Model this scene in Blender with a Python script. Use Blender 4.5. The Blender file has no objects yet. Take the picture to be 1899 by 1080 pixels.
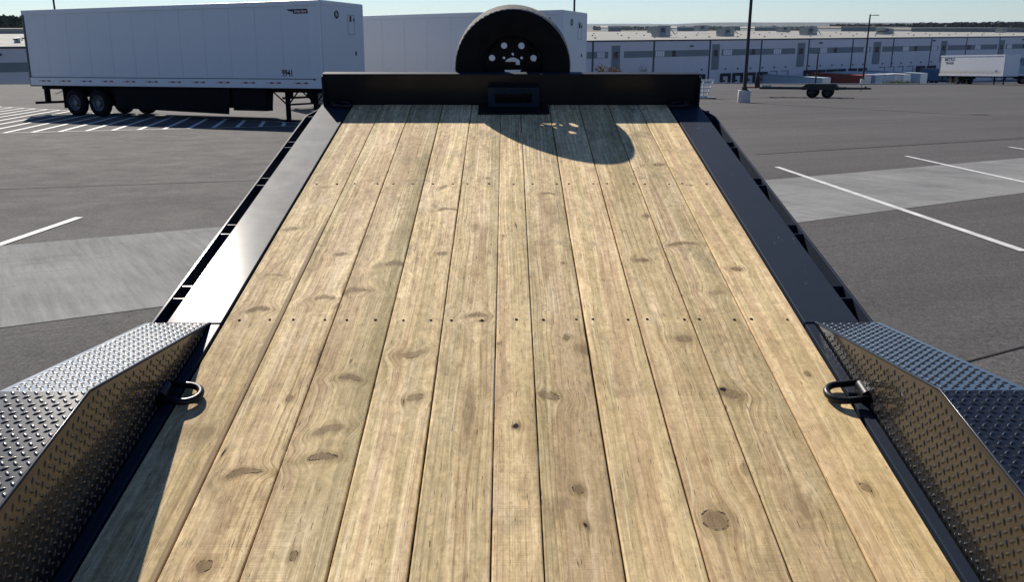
import bpy, bmesh, math, random
from mathutils import Vector, Matrix, noise
rnd = random.Random(7)
S = bpy.context.scene
COL = S.collection
R_ = math.radians

# ------------------------------------------------------------------ camera
W_, H_ = 1899.0, 1080.0
VX, VY, HY = 945.0, 5980.0, 46.0
FOC = math.sqrt((540 - HY) * (VY - 540))
def _n(*v): return Vector(v).normalized()
Uc = -_n(VX - 949.5, VY - 540, FOC)
Fc = _n(940 - 949.5, -288 - 540, FOC)
Yc = (Fc - Uc * Fc.dot(Uc)).normalized()
Xc = Yc.cross(Uc).normalized()
RM = Matrix((Xc, Yc, Uc))                       # world = RM @ cam (x right, y down, z forward)
TH = math.asin(Fc.dot(Uc))
cam_d = bpy.data.cameras.new('camera'); cam = bpy.data.objects.new('camera', cam_d); COL.objects.link(cam)
cam_d.sensor_width = 36; cam_d.lens = FOC / W_ * 36; cam_d.clip_start = .05; cam_d.clip_end = 40000
cx_, cy_, cz_ = RM @ Vector((1, 0, 0)), RM @ Vector((0, -1, 0)), RM @ Vector((0, 0, -1))
cam.matrix_world = Matrix(((cx_.x, cy_.x, cz_.x, 0), (cx_.y, cy_.y, cz_.y, 0), (cx_.z, cy_.z, cz_.z, 0), (0, 0, 0, 1)))
S.camera = cam

# ------------------------------------------------------------------ sky, sun, exposure
SUN_EL, SUN_AZ = 32.4, -23.0                    # azimuth from +Y towards +X
wd = bpy.data.worlds.new('World'); S.world = wd; wd.use_nodes = True
wt = wd.node_tree; wt.nodes.clear()
sky = wt.nodes.new('ShaderNodeTexSky'); sky.sky_type = 'NISHITA'; sky.sun_disc = False
sky.sun_elevation = R_(SUN_EL); sky.sun_rotation = R_(SUN_AZ)
sky.altitude = 1500; sky.air_density = 1.0; sky.dust_density = 0.1; sky.ozone_density = 0.9
bg = wt.nodes.new('ShaderNodeBackground'); bg.inputs[1].default_value = 0.050
wo = wt.nodes.new('ShaderNodeOutputWorld')
wb = wt.nodes.new('ShaderNodeMix'); wb.data_type = 'RGBA'; wb.blend_type = 'MULTIPLY'; wb.inputs[0].default_value = 1   # the camera's cool white balance
wb.inputs[7].default_value = (.80, .95, 1.24, 1); wt.links.new(sky.outputs[0], wb.inputs[6]); wt.links.new(wb.outputs[2], bg.inputs[0]); wt.links.new(bg.outputs[0], wo.inputs[0])
sl = bpy.data.lights.new('sun', 'SUN'); sl.energy = 4.4; sl.angle = R_(.53); sl.color = (1, .93, .83)
so = bpy.data.objects.new('sun', sl); COL.objects.link(so)
sd = Vector((math.cos(R_(SUN_EL)) * math.sin(R_(SUN_AZ)), math.cos(R_(SUN_EL)) * math.cos(R_(SUN_AZ)), math.sin(R_(SUN_EL))))
so.rotation_euler = sd.to_track_quat('Z', 'Y').to_euler()
S.view_settings.view_transform = 'Standard'; S.view_settings.look = 'None'
S.view_settings.exposure = 0.58; S.view_settings.gamma = 1; S.view_settings.use_curve_mapping = False
S.render.engine = 'CYCLES'
try:
    S.cycles.max_bounces = 6; S.cycles.volume_bounces = 0
except Exception: pass

# ------------------------------------------------------------------ geometry helpers
def ray(px, py): return RM @ Vector((px - 949.5, py - 540, FOC))
def at_y(px, py, Y): r = ray(px, py); return r * (Y / r.y)
D0 = -1.472162747766364                          # trailer deck plane: distance below the camera
Fw = RM @ Fc; Nw = Vector((1, 0, 0)).cross(Fw).normalized()
def dk(px, py, w=0):                             # pixel -> trailer coordinates (x, v) on the deck
    r = ray(px, py); p = r * ((D0 + w) / r.dot(Nw)); return p.x, p.dot(Fw)
def sstep(a, b, x):
    t = min(1, max(0, (x - a) / (b - a))); return t * t * (3 - 2 * t)
WO = Vector((16.29, 173.71)); WD = Vector((.8487, .5289)).normalized(); WN = Vector((WD.y, -WD.x))
def wall_s(px):
    r = ray(px, 100); return -(WO.x * r.y - WO.y * r.x) / (WD.x * r.y - WD.y * r.x)
def lot_z(x, y): return -1.85 - .045 * y - .42 * min(1, max(0, x / 64)) * sstep(70, 125, y)
COURT = -14.3

class MB:
    def __init__(s): s.v = []; s.f = []
    def add(s, vs, fs):
        o = len(s.v); s.v += [tuple(v) for v in vs]; s.f += [tuple(i + o for i in f) for f in fs]; return s
    def box(s, a, b, M=None):
        x0, y0, z0 = a; x1, y1, z1 = b
        vs = [(x0, y0, z0), (x1, y0, z0), (x1, y1, z0), (x0, y1, z0), (x0, y0, z1), (x1, y0, z1), (x1, y1, z1), (x0, y1, z1)]
        if M: vs = [M @ Vector(v) for v in vs]
        return s.add(vs, [(0, 3, 2, 1), (4, 5, 6, 7), (0, 1, 5, 4), (1, 2, 6, 5), (2, 3, 7, 6), (3, 0, 4, 7)])
    def prism(s, poly, axis, a, b):               # poly: 2D points, extruded along axis (0,1,2)
        def mk(p, t):
            c = [0, 0, 0]; o = [i for i in range(3) if i != axis]; c[o[0]] = p[0]; c[o[1]] = p[1]; c[axis] = t; return c
        n = len(poly)
        return s.add([mk(p, a) for p in poly] + [mk(p, b) for p in poly],
                     [tuple(range(n))[::-1], tuple(range(n, 2 * n))] + [(i, (i + 1) % n, n + (i + 1) % n, n + i) for i in range(n)])
    def tube(s, pts, rad, n=8, closed=False):
        pts = [Vector(p) for p in pts]; rs = rad if isinstance(rad, (list, tuple)) else [rad] * len(pts)
        rings = []; up = None; m = len(pts)
        for i, p in enumerate(pts):
            if closed: t = pts[(i + 1) % m] - pts[i - 1]
            else: t = pts[min(i + 1, m - 1)] - pts[max(i - 1, 0)]
            t.normalize()
            if up is None: up = Vector((0, 0, 1)) if abs(t.z) < .9 else Vector((1, 0, 0))
            a = t.cross(up); 
            if a.length < 1e-5: a = t.orthogonal()
            a.normalize(); b = a.cross(t).normalized(); up = b
            rings.append([p + (a * math.cos(2 * math.pi * k / n) + b * math.sin(2 * math.pi * k / n)) * rs[i] for k in range(n)])
        vs = [v for r in rings for v in r]; fs = []
        for i in range(m if closed else m - 1):
            j = (i + 1) % m
            for k in range(n): fs.append((i * n + k, i * n + (k + 1) % n, j * n + (k + 1) % n, j * n + k))
        if not closed: fs += [tuple(range(n))[::-1], tuple((m - 1) * n + k for k in range(n))]
        return s.add(vs, fs)
    def lathe(s, prof, c, axis=1, n=32):          # profile (radius, along-axis)
        c = Vector(c); m = len(prof); vs = []
        for k in range(n):
            a = 2 * math.pi * k / n
            for r, t in prof:
                p = [0, 0, 0]; o = [i for i in range(3) if i != axis]
                p[o[0]] = r * math.cos(a); p[o[1]] = r * math.sin(a); p[axis] = t; vs.append(c + Vector(p))
        fs = []
        for k in range(n):
            q = (k + 1) % n
            for i in range(m - 1): fs.append((k * m + i, k * m + i + 1, q * m + i + 1, q * m + i))
        return s.add(vs, fs)
    def mesh(s, name, m, smooth=False, bevel=0, seg=2):
        me = bpy.data.meshes.new(name); me.from_pydata(s.v, [], s.f); me.update()
        bm = bmesh.new(); bm.from_mesh(me)
        bmesh.ops.recalc_face_normals(bm, faces=bm.faces)
        if bevel: bmesh.ops.bevel(bm, geom=list(bm.edges), offset=bevel, segments=seg, affect='EDGES', profile=.5, clamp_overlap=True)
        bm.to_mesh(me); bm.free()
        for mm in (m if isinstance(m, (list, tuple)) else [m]): me.materials.append(mm)
        if smooth:
            for p in me.polygons: p.use_smooth = True
            if smooth == 'auto':
                try: me.set_sharp_from_angle(angle=R_(35))
                except Exception: pass
        return me
    def obj(s, name, m, parent=None, **k):
        return link(name, s.mesh(name, m, **k), parent)
def link(name, me, parent=None, mat=None):
    o = bpy.data.objects.new(name, me); COL.objects.link(o); o.parent = parent
    if mat is not None: o.matrix_local = mat
    return o
def tag(o, label=None, cat=None, group=None, kind=None):
    if label: o['label'] = label
    if cat: o['category'] = cat
    if group: o['group'] = group
    if kind: o['kind'] = kind
    return o
def empty(name, M, label, cat, group=None):
    o = bpy.data.objects.new(name, None); COL.objects.link(o); o.empty_display_size = .3
    o.matrix_world = M; return tag(o, label, cat, group)
def basis(loc, x, z):
    z = Vector(z).normalized(); x = Vector(x); x = (x - z * x.dot(z)).normalized(); y = z.cross(x)
    return Matrix(((x.x, y.x, z.x, loc[0]), (x.y, y.y, z.y, loc[1]), (x.z, y.z, z.z, loc[2]), (0, 0, 0, 1)))
def text_mesh(name, body, size, m, ext=.002, italic=0, xs=1.0):
    c = bpy.data.curves.new(name, 'FONT'); c.body = body; c.size = size; c.extrude = ext; c.shear = italic
    c.align_x = 'CENTER'; c.align_y = 'CENTER'; c.resolution_u = 3; c.offset = size * .028
    o = bpy.data.objects.new(name, c); COL.objects.link(o); o.scale.x = xs
    dg = bpy.context.evaluated_depsgraph_get(); dg.update()
    me = bpy.data.meshes.new_from_object(o.evaluated_get(dg)); bpy.data.objects.remove(o)
    me.transform(Matrix.Diagonal((xs, 1, 1, 1))); me.materials.clear(); me.materials.append(m); return me
def holed_disc(name, outer, holes, depth, m):
    c = bpy.data.curves.new(name, 'CURVE'); c.dimensions = '2D'; c.fill_mode = 'BOTH'; c.extrude = depth / 2
    def loop(cx, cy, r, n):
        s = c.splines.new('POLY'); s.points.add(n - 1); s.use_cyclic_u = True
        for k in range(n): s.points[k].co = (cx + r * math.cos(2 * math.pi * k / n), cy + r * math.sin(2 * math.pi * k / n), 0, 1)
    loop(0, 0, outer, 64)
    for h in holes: loop(*h, 20 if h[2] > .01 else 10)
    o = bpy.data.objects.new(name, c); COL.objects.link(o)
    dg = bpy.context.evaluated_depsgraph_get(); dg.update()
    me = bpy.data.meshes.new_from_object(o.evaluated_get(dg)); bpy.data.objects.remove(o)
    me.materials.clear(); me.materials.append(m); return me

# ------------------------------------------------------------------ node helpers
class NT:
    def __init__(s, name):
        s.m = bpy.data.materials.new(name); s.m.use_nodes = True; s.t = s.m.node_tree
        s.b = s.t.nodes['Principled BSDF']
        s.tc = s.t.nodes.new('ShaderNodeTexCoord')
    def n(s, ty, **k):
        q = s.t.nodes.new(ty)
        for a, b in k.items(): setattr(q, a, b)
        return q
    def put(s, sock, v):
        if isinstance(v, bpy.types.NodeSocket): s.t.links.new(v, sock)
        elif v is not None:
            if hasattr(sock.default_value, '__len__') and not hasattr(v, '__len__'): v = (v, v, v)
            if hasattr(sock.default_value, '__len__') and len(sock.default_value) == 4 and len(v) == 3: v = (*v, 1)
            sock.default_value = v
    def math(s, op, a, b=None, c=None, clamp=False):
        q = s.n('ShaderNodeMath', operation=op, use_clamp=clamp)
        s.put(q.inputs[0], a); s.put(q.inputs[1], b)
        if c is not None: s.put(q.inputs[2], c)
        return q.outputs[0]
    def sep(s, v): q = s.n('ShaderNodeSeparateXYZ'); s.put(q.inputs[0], v); return q.outputs
    def comb(s, x, y, z=0):
        q = s.n('ShaderNodeCombineXYZ'); s.put(q.inputs[0], x); s.put(q.inputs[1], y); s.put(q.inputs[2], z); return q.outputs[0]
    def noise(s, vec, scale=1, detail=2, rough=.5, dist=0):
        q = s.n('ShaderNodeTexNoise'); s.put(q.inputs['Vector'], vec); s.put(q.inputs['Scale'], scale)
        s.put(q.inputs['Detail'], detail); s.put(q.inputs['Roughness'], rough); s.put(q.inputs['Distortion'], dist); return q.outputs[0]
    def mr(s, v, a, b, c=0, d=1, smooth=False):
        q = s.n('ShaderNodeMapRange'); q.interpolation_type = 'SMOOTHSTEP' if smooth else 'LINEAR'
        s.put(q.inputs[0], v); s.put(q.inputs[1], a); s.put(q.inputs[2], b); s.put(q.inputs[3], c); s.put(q.inputs[4], d); return q.outputs[0]
    def mix(s, f, a, b, blend='MIX'):
        q = s.n('ShaderNodeMix', data_type='RGBA', blend_type=blend); s.put(q.inputs[0], f); s.put(q.inputs[6], a); s.put(q.inputs[7], b); return q.outputs[2]
    def bump(s, h, strength=.3, dist=.01):
        q = s.n('ShaderNodeBump'); s.put(q.inputs['Strength'], strength); s.put(q.inputs['Distance'], dist); s.put(q.inputs['Height'], h)
        s.t.links.new(q.outputs[0], s.b.inputs['Normal'])
    def col(s, v): s.put(s.b.inputs['Base Color'], v)
    def rough(s, v): s.put(s.b.inputs['Roughness'], v)

def plain(name, c, rough=.6, metal=0, var=.12, scale=3, spec=.5, space='Object', coat=0):
    q = NT(name); o = q.tc.outputs[space]
    f = q.noise(o, scale, 4, .6); f2 = q.noise(o, scale * 9, 3, .6)
    k = q.math('ADD', q.math('MULTIPLY', f, .7), q.math('MULTIPLY', f2, .3))
    lo = tuple(x * (1 - var) for x in c); hi = tuple(min(1, x * (1 + var)) for x in c)
    q.col(q.mix(q.mr(k, .3, .7), lo, hi)); q.rough(q.mr(f2, .3, .7, rough * .9, min(1, rough * 1.1)))
    q.b.inputs['Metallic'].default_value = metal; q.b.inputs['Specular IOR Level'].default_value = spec
    if coat: q.b.inputs['Coat Weight'].default_value = coat; q.b.inputs['Coat Roughness'].default_value = .08
    return q.m

# ------------------------------------------------------------------ materials
def black_paint(name, rough=.3, dust=.0, base=(.0045, .0052, .008), scr=0.0, coat=.5, spec=.5):
    q = NT(name); o = q.tc.outputs['Object']
    n1 = q.noise(o, 6, 5, .65); n2 = q.noise(o, 90, 3, .6)
    x, y, z = q.sep(o)
    st = q.noise(q.comb(q.math('MULTIPLY', x, 30), q.math('MULTIPLY', y, 9), z), 1, 4, .7, .8)
    c = q.mix(q.math('MULTIPLY', q.mr(n1, .35, .75), dust), base, (.16, .145, .125))
    r = q.math('ADD', rough - .05, q.math('MULTIPLY', q.mr(n1, .3, .7), .05))
    if scr:
        sc = q.mr(st, .66, .72, 0, 1, True)
        r = q.math('ADD', r, q.math('MULTIPLY', sc, .12)); c = q.mix(q.math('MULTIPLY', sc, scr), c, (.3, .29, .28))
    q.col(c); q.rough(r); q.bump(q.math('ADD', n2, q.math('MULTIPLY', n1, 2)), .05, .002)
    q.b.inputs['Specular IOR Level'].default_value = spec; q.b.inputs['Coat Weight'].default_value = coat; q.b.inputs['Coat Roughness'].default_value = .15; return q.m
M = {}
M['rail'] = black_paint('black_rail_paint', .66, .02, base=(.016, .025, .042), scr=.3, coat=.10, spec=.5); M['rail'].node_tree.nodes['Principled BSDF'].inputs['IOR'].default_value = 1.17
M['tread'] = black_paint('black_tread_plate_paint', .36, .04, base=(.010, .010, .011), coat=.6, spec=.4)
M['tread'].node_tree.nodes['Principled BSDF'].inputs['IOR'].default_value = 1.45; M['tread'].node_tree.nodes['Principled BSDF'].inputs['Coat Roughness'].default_value = .07
M['black'] = black_paint('black_frame_paint', .4, .0, coat=.15, spec=.25)
M['ring'] = black_paint('black_forged_ring', .45, .02, coat=.1, spec=.3)
M['rim'] = black_paint('black_rim_paint', .6, .0, coat=.0, spec=.12)
M['screw'] = plain('dark_screw_head', (.006, .005, .005), .9, 0, .2, 3, .05)
M['tyre'] = (lambda q: (q.col(q.mix(q.mr(q.noise(q.tc.outputs['Object'], 14, 4, .7), .35, .7), (.003, .003, .004), (.008, .0075, .0075))), q.rough(.85), q.put(q.b.inputs['Specular IOR Level'], .2), q.m)[-1])(NT('tyre_rubber'))
def tread_mat():
    q = NT('dusty_tyre_tread'); o = q.tc.outputs['Object']; n1 = q.noise(o, 30, 4, .7); n2 = q.noise(o, 160, 2)
    q.col(q.mix(q.mr(q.math('ADD', n1, q.math('MULTIPLY', n2, .4)), .55, .9), (.16, .15, .135), (.40, .37, .32))); q.rough(.85); q.bump(n2, .5, .004); return q.m
M['tread_dust'] = tread_mat()
M['white'] = plain('white_trailer_paint', (.70, .71, .72), .32, 0, .035, .6, .5)
M['white_rail'] = plain('white_rail_paint', (.74, .74, .75), .35, 0, .05, 1.2)
M['joint'] = plain('grey_panel_joint', (.36, .37, .38), .5)
M['alu'] = plain('dull_aluminium', (.16, .17, .18), .5, .4, .1, 6)
M['galv'] = plain('galvanised_duct', (.30, .33, .32), .5, .3, .2, 1)
M['under'] = plain('dark_underbody', (.004, .004, .006), .8, 0, .3, 3, .15)
M['red_refl'] = plain('red_reflector', (.16, .008, .012), .35)
M['white_refl'] = plain('pale_reflector', (.55, .5, .5), .3)
M['ink'] = plain('black_lettering', (.01, .01, .012), .5)
M['maroon'] = plain('maroon_badge', (.07, .008, .015), .45)
M['badge_txt'] = plain('pale_badge_lettering', (.7, .66, .66), .5)
M['blue_ink'] = plain('blue_lettering', (.07, .09, .14), .5)
M['wall'] = plain('painted_concrete_wall', (.64, .62, .66), .85, 0, .05, .15)
M['band'] = plain('grey_wall_band', (.20, .235, .255), .8, 0, .06, .3)
M['band_dark'] = plain('dark_panel_joint', (.06, .075, .10), .7)
M['pane'] = plain('pale_window_pane', (.74, .74, .78), .2, 0, .05)
M['pane_dark'] = plain('dark_window_glass', (.02, .035, .05), .06, 0, .1, 1, .8)
M['roof'] = plain('pale_roof_membrane', (.34, .33, .30), .85, 0, .10, .05, .1)
M['roof2'] = plain('far_roof', (.55, .54, .53), .8)
M['seal'] = plain('black_dock_seal', (.014, .018, .03), .85)
M['dock_white'] = plain('white_dock_door', (.6, .61, .64), .5)
M['hvac'] = plain('grey_rooftop_unit', (.24, .26, .26), .6, .2, .25, .8)
M['conc_block'] = plain('pale_concrete_footing', (.50, .50, .50), .9, 0, .12, 3)
M['pole'] = plain('dark_bronze_pole', (.012, .012, .016), .6)
M['red_box'] = plain('red_container_paint', (.30, .045, .03), .6, 0, .35, 1.2)
M['blue_box'] = plain('blue_box_paint', (.09, .18, .30), .45)
M['pale_box'] = plain('pale_blue_paint_and_shade', (.40, .50, .58), .45, 0, .1, .7)  # own blue at the docks; painted-in bluish shade on the far right trailer
M['old_white'] = (lambda q: (q.col(q.mix(q.mr(q.math('ADD', q.sep(q.tc.outputs['Object'])[2], q.math('MULTIPLY', q.noise(q.tc.outputs['Object'], 3, 4, .7), .8)), 0.45, 0.95), (.52, .46, .38), (.74, .74, .74))), q.rough(.5), q.m)[-1])(NT('weathered_white_paint'))
M['kerb'] = plain('concrete_kerb', (.42, .40, .38), .9, 0, .1, 1)
M['bark'] = plain('bark', (.06, .052, .048), .95)
M['leaf_brown'] = plain('dry_leaf', (.20, .12, .06), .9, 0, .4, 5)
M['orange'] = plain('orange_part', (.35, .05, .02), .5)
def line_mat():
    q = NT('white_road_paint'); o = q.tc.outputs['Object']
    n1 = q.noise(o, 5, 4, .7); n2 = q.noise(o, 60, 3, .7)
    q.col(q.mix(q.mr(q.math('ADD', n1, q.math('MULTIPLY', n2, .6)), .62, .95), (.72, .72, .70), (.46, .45, .44))); q.rough(.75); q.bump(n2, .3, .003); return q.m
M['line'] = line_mat()
ROT = math.atan2(WD.y, WD.x)
def asphalt():
    q = NT('asphalt'); o = q.tc.outputs['Object']
    mp = q.n('ShaderNodeMapping'); q.put(mp.inputs[0], o); mp.inputs['Rotation'].default_value = (0, 0, -ROT + .12)
    x, y, z = q.sep(mp.outputs[0])
    big = q.noise(o, .12, 4, .6); med = q.noise(o, 1.6, 4, .65); fine = q.noise(o, 48, 4, .85); fine2 = q.noise(o, 17, 4, .75)
    streak = q.noise(q.comb(q.math('MULTIPLY', x, .05), q.math('MULTIPLY', y, 1.1), 0), 1, 5, .62, .15)
    streak2 = q.noise(q.comb(q.math('MULTIPLY', x, .035), q.math('MULTIPLY', y, .33), 7), 1, 3, .6, .1)
    k = q.math('ADD', q.math('MULTIPLY', big, .35), q.math('ADD', q.math('MULTIPLY', streak, .5), q.math('MULTIPLY', streak2, .45)))
    k = q.math('ADD', k, q.math('MULTIPLY', med, .25))
    c = q.mix(q.mr(k, .5, 1.02), (.065, .0625, .061), (.123, .118, .114))
    sp = q.mr(fine, .35, .68, .52, 1.55); sp2 = q.mr(fine2, .3, .7, .78, 1.22)
    c = q.mix(1.0, c, q.comb(sp, sp, sp), 'MULTIPLY'); c = q.mix(1.0, c, q.comb(sp2, sp2, sp2), 'MULTIPLY')
    # tyre marks and tar-dark seams: thin lanes along the paving direction
    sy = q.math('ADD', y, q.math('MULTIPLY', q.noise(o, .25, 2), .5))
    seam = q.math('PINGPONG', q.math('ADD', sy, 1.1), 2.05); seam = q.mr(seam, 0, .022, .55, 0, True)
    seam = q.math('MULTIPLY', seam, q.mr(q.noise(o, .35, 3), .42, .6))
    c = q.mix(seam, c, (.035, .033, .033))
    spot = q.mr(q.noise(o, .9, 5, .75, .4), .69, .8, 0, .6, True); c = q.mix(spot, c, (.045, .043, .042))
    q.col(c); q.rough(q.mr(med, .3, .7, .82, .95)); q.b.inputs['Specular IOR Level'].default_value = .08
    q.bump(q.math('ADD', fine, fine2), .55, .006); return q.m
M['asphalt'] = asphalt()
def concrete():
    q = NT('concrete_strip'); o = q.tc.outputs['Object']
    mp = q.n('ShaderNodeMapping'); q.put(mp.inputs[0], o); mp.inputs['Rotation'].default_value = (0, 0, -ROT)
    x, y, z = q.sep(mp.outputs[0])
    big = q.noise(o, .7, 5, .65); fine = q.noise(o, 60, 3, .7)
    broom = q.noise(q.comb(q.math('MULTIPLY', x, 14), q.math('MULTIPLY', y, .9), 0), 1, 4, .7)
    k = q.math('ADD', q.math('MULTIPLY', big, .55), q.math('MULTIPLY', broom, .5))
    c = q.mix(q.mr(k, .35, .72), (.145, .147, .144), (.315, .313, .303))
    mk = q.noise(q.comb(q.math('MULTIPLY', x, .6), q.math('MULTIPLY', y, 3.2), 3), 1, 4, .6, 1.2)
    c = q.mix(q.mr(mk, .6, .68, 0, .4, True), c, (.13, .13, .125))
    sp = q.mr(fine, .3, .7, .86, 1.12); c = q.mix(1.0, c, q.comb(sp, sp, sp), 'MULTIPLY')
    q.col(c); q.rough(.9); q.b.inputs['Specular IOR Level'].default_value = .08; q.bump(q.math('ADD', fine, broom), .25, .003); return q.m
M['concrete'] = concrete()
def ground_far():
    q = NT('grassy_earth'); o = q.tc.outputs['Object']
    n = q.noise(o, .02, 6, .7); n2 = q.noise(o, .8, 5, .7)
    q.col(q.mix(q.mr(q.math('ADD', n, q.math('MULTIPLY', n2, .5)), .5, 1.0), (.07, .075, .035), (.16, .13, .08))); q.rough(.95); return q.m
M['earth'] = ground_far()
def foliage(name, a, b, sc=.3):
    q = NT(name); o = q.tc.outputs['Object']
    q.col(q.mix(q.mr(q.noise(o, sc, 4, .7), .35, .65), a, b)); q.rough(.9); return q.m
M['pine'] = foliage('dark_pine', (.018, .032, .018), (.05, .07, .035), .5)
M['wood_brown'] = foliage('bare_woodland', (.05, .045, .04), (.085, .07, .055), .012)
M['hill'] = foliage('wooded_hill', (.03, .04, .03), (.05, .06, .045), .002)
M['weed'] = foliage('weeds', (.09, .11, .03), (.20, .20, .08), 2)

def wood(i, x0, x1, knots, tone, ring, green, warmth):
    """one plank: fibres bent round its own knots"""
    q = NT('pine_plank_%d' % i); o = q.tc.outputs['Object']
    x, v, w = q.sep(o); seed = i * 13.7
    wob = q.noise(q.comb(q.math('MULTIPLY', x, 2.5), q.math('MULTIPLY', v, .55), seed), 1, 2)
    edge = q.noise(q.comb(q.math('MULTIPLY', x, 60), q.math('MULTIPLY', v, 11), seed), 1, 5, .75)
    xw = q.math('ADD', x, q.math('MULTIPLY', wob, .05))
    core = None; halo = None; hole = None; ringd = None
    for (px, py, rx, rv, rot, stg, kind) in knots:
        cx, cv = dk(px, py); rv = rv * (1 + .75 * sstep(450, 800, py)) if kind in 'obh' else rv; ca, sa = math.cos(rot), math.sin(rot)
        if kind == 'w': rx *= 1.2
        dx = q.math('SUBTRACT', x, cx); dv = q.math('SUBTRACT', v, cv)
        a = q.math('ADD', q.math('MULTIPLY', dx, ca / rx), q.math('MULTIPLY', dv, sa / rx))
        b = q.math('ADD', q.math('MULTIPLY', dx, -sa / rv), q.math('MULTIPLY', dv, ca / rv))
        if kind == 'w':                           # winged spike knot: bend the ellipse into a chevron
            b = q.math('ADD', b, q.math('MULTIPLY', q.math('ABSOLUTE', a), rnd.uniform(.5, 1.9))); b = q.math('ADD', q.math('SUBTRACT', b, .65), q.math('MULTIPLY', a, rnd.uniform(-.8, .8)))
        r2 = q.math('ADD', q.math('MULTIPLY', a, a), q.math('MULTIPLY', b, b))
        r = q.math('ADD', q.math('SQRT', r2), q.math('MULTIPLY', q.math('SUBTRACT', edge, .5), 1.25 if kind != 'b' else .35))
        g = q.math('POWER', 2.718, q.math('MULTIPLY', r2, -.22))
        xw = q.math('SUBTRACT', xw, q.math('MULTIPLY', q.math('MULTIPLY', dx, g), .6))
        c = q.math('MULTIPLY', q.mr(r, .72, 1.08, 1, 0, True), stg)
        h = q.math('MULTIPLY', q.mr(r, .8, 2.3, 1, 0, True), stg * .55)
        core = c if core is None else q.math('MAXIMUM', core, c)
        halo = h if halo is None else q.math('MAXIMUM', halo, h)
        rr = q.mr(r, 0, 1.6, 0, 1); ringd = rr if ringd is None else q.math('MINIMUM', ringd, rr)
        if kind in 'ow' and stg > .7:             # a thin dark check along part of the knot's rim
            hh = q.math('MULTIPLY', q.mr(q.math('ABSOLUTE', q.math('SUBTRACT', r, .86)), .0, .13, 1, 0, True), q.mr(q.noise(q.comb(q.math('MULTIPLY', a, 1.3), q.math('MULTIPLY', b, 1.3), cx * 40), 1, 2), .5, .62, 0, .85))
            hole = hh if hole is None else q.math('MAXIMUM', hole, hh)
        if kind in 'hs':
            hh = q.mr(r, .35, .6, 1, 0, True); hole = hh if hole is None else q.math('MAXIMUM', hole, hh)
        if kind == 'b':                           # big round knot with a dark rim
            hh = q.math('MULTIPLY', q.mr(q.math('ABSOLUTE', q.math('SUBTRACT', r, .92)), .0, .13, 1, 0, True), q.mr(q.noise(q.comb(q.math('MULTIPLY', a, 1.1), q.math('MULTIPLY', b, 1.1), 3), 1, 3), .50, .60, .05, .85))
            hole = hh if hole is None else q.math('MAXIMUM', hole, hh)
    P = lambda sx, sv, z=0: q.comb(q.math('MULTIPLY', xw, sx), q.math('MULTIPLY', v, sv), seed + z)
    fib = q.noise(P(520, 9), 1, 3, .7)
    fib2 = q.noise(P(150, 2.6, 3), 1, 4, .68)
    broad = q.noise(P(24, .75, 9), 1, 4, .6)
    wav = q.math('SINE', q.math('ADD', q.math('MULTIPLY', xw, 2 * math.pi * ring), q.math('MULTIPLY', q.noise(P(9, .5, 5), 1, 2), 26)))
    lat = q.mr(wav, .35, 1, 0, 1, True); lat = q.math('MULTIPLY', lat, q.mr(q.noise(P(10, 1.1, 21), 1, 3), .36, .62))
    blot = q.noise(q.comb(q.math('MULTIPLY', x, 38), q.math('MULTIPLY', v, 9), seed + 15), 1, 5, .72, .5)
    kk = q.math('ADD', q.math('ADD', q.math('MULTIPLY', broad, .32), q.math('MULTIPLY', fib2, .24)), q.math('ADD', q.math('MULTIPLY', fib, .18), q.math('MULTIPLY', blot, .28)))
    light = (.84, .67, .41); mid = (.60, .455, .255); dark = (.30, .21, .105)
    f = lambda c: tuple(k_ * tone for k_ in c)
    cr = q.n('ShaderNodeValToRGB'); q.put(cr.inputs[0], kk); e = cr.color_ramp
    e.elements[0].position = .39; e.elements[0].color = (*f(dark), 1); e.elements[1].position = .63; e.elements[1].color = (*f(light), 1)
    m_ = e.elements.new(.48); m_.color = (*f(mid), 1); m2 = e.elements.new(.545); m2.color = (*f(tuple((a + b) / 2 for a, b in zip(mid, light))), 1)
    c = cr.outputs[0]
    c = q.mix(q.math('MULTIPLY', lat, .5), c, f((.24, .165, .09)))
    # stains: grey-green treatment blotches, pale raised grain, reddish wash
    iso = q.noise(q.comb(q.math('MULTIPLY', x, 7), q.math('MULTIPLY', v, 3.2), seed + 31), 1, 5, .66, .6)
    c = q.mix(q.mr(iso, .50, .72, 0, .62, True), c, f((.27, .215, .14)) if green < .5 else f((.24, .21, .10)))
    iso2 = q.noise(q.comb(q.math('MULTIPLY', x, 9), q.math('MULTIPLY', v, 2.0), seed + 47), 1, 4, .6, .4)
    c = q.mix(q.mr(iso2, .54, .70, 0, .5, True), c, f((.84, .69, .47)))
    c = q.mix(q.mr(iso2, .30, .42, .45, 0, True), c, f((.30, .205, .13)))
    # heartwood and sapwood bands inside one plank, with fairly crisp edges
    bnd = q.noise(q.comb(q.math('MULTIPLY', xw, 13), q.math('MULTIPLY', v, .32), seed + 90), 1, 3, .45)
    c = q.mix(q.mr(bnd, .535, .565, 0, .38, True), c, f((.46, .32, .20)))
    c = q.mix(q.mr(bnd, .46, .43, 0, .36, True), c, f((.40, .335, .175)))
    mott = q.noise(q.comb(q.math('MULTIPLY', x, 48), q.math('MULTIPLY', v, 24), seed + 95), 1, 5, .75, .8)
    c = q.mix(1.0, c, q.comb(*[q.mr(mott, .32, .68, .74, 1.24)] * 3), 'MULTIPLY')
    pale = q.noise(q.comb(q.math('MULTIPLY', xw, 85), q.math('MULTIPLY', v, 1.5), seed + 101), 1, 5, .72)
    c = q.mix(q.mr(pale, .54, .70, 0, .6, True), c, f((.93, .79, .55)))
    wear = q.noise(q.comb(q.math('MULTIPLY', x, 1.6), q.math('MULTIPLY', v, 1.1), 5), 1, 5, .65)
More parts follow.
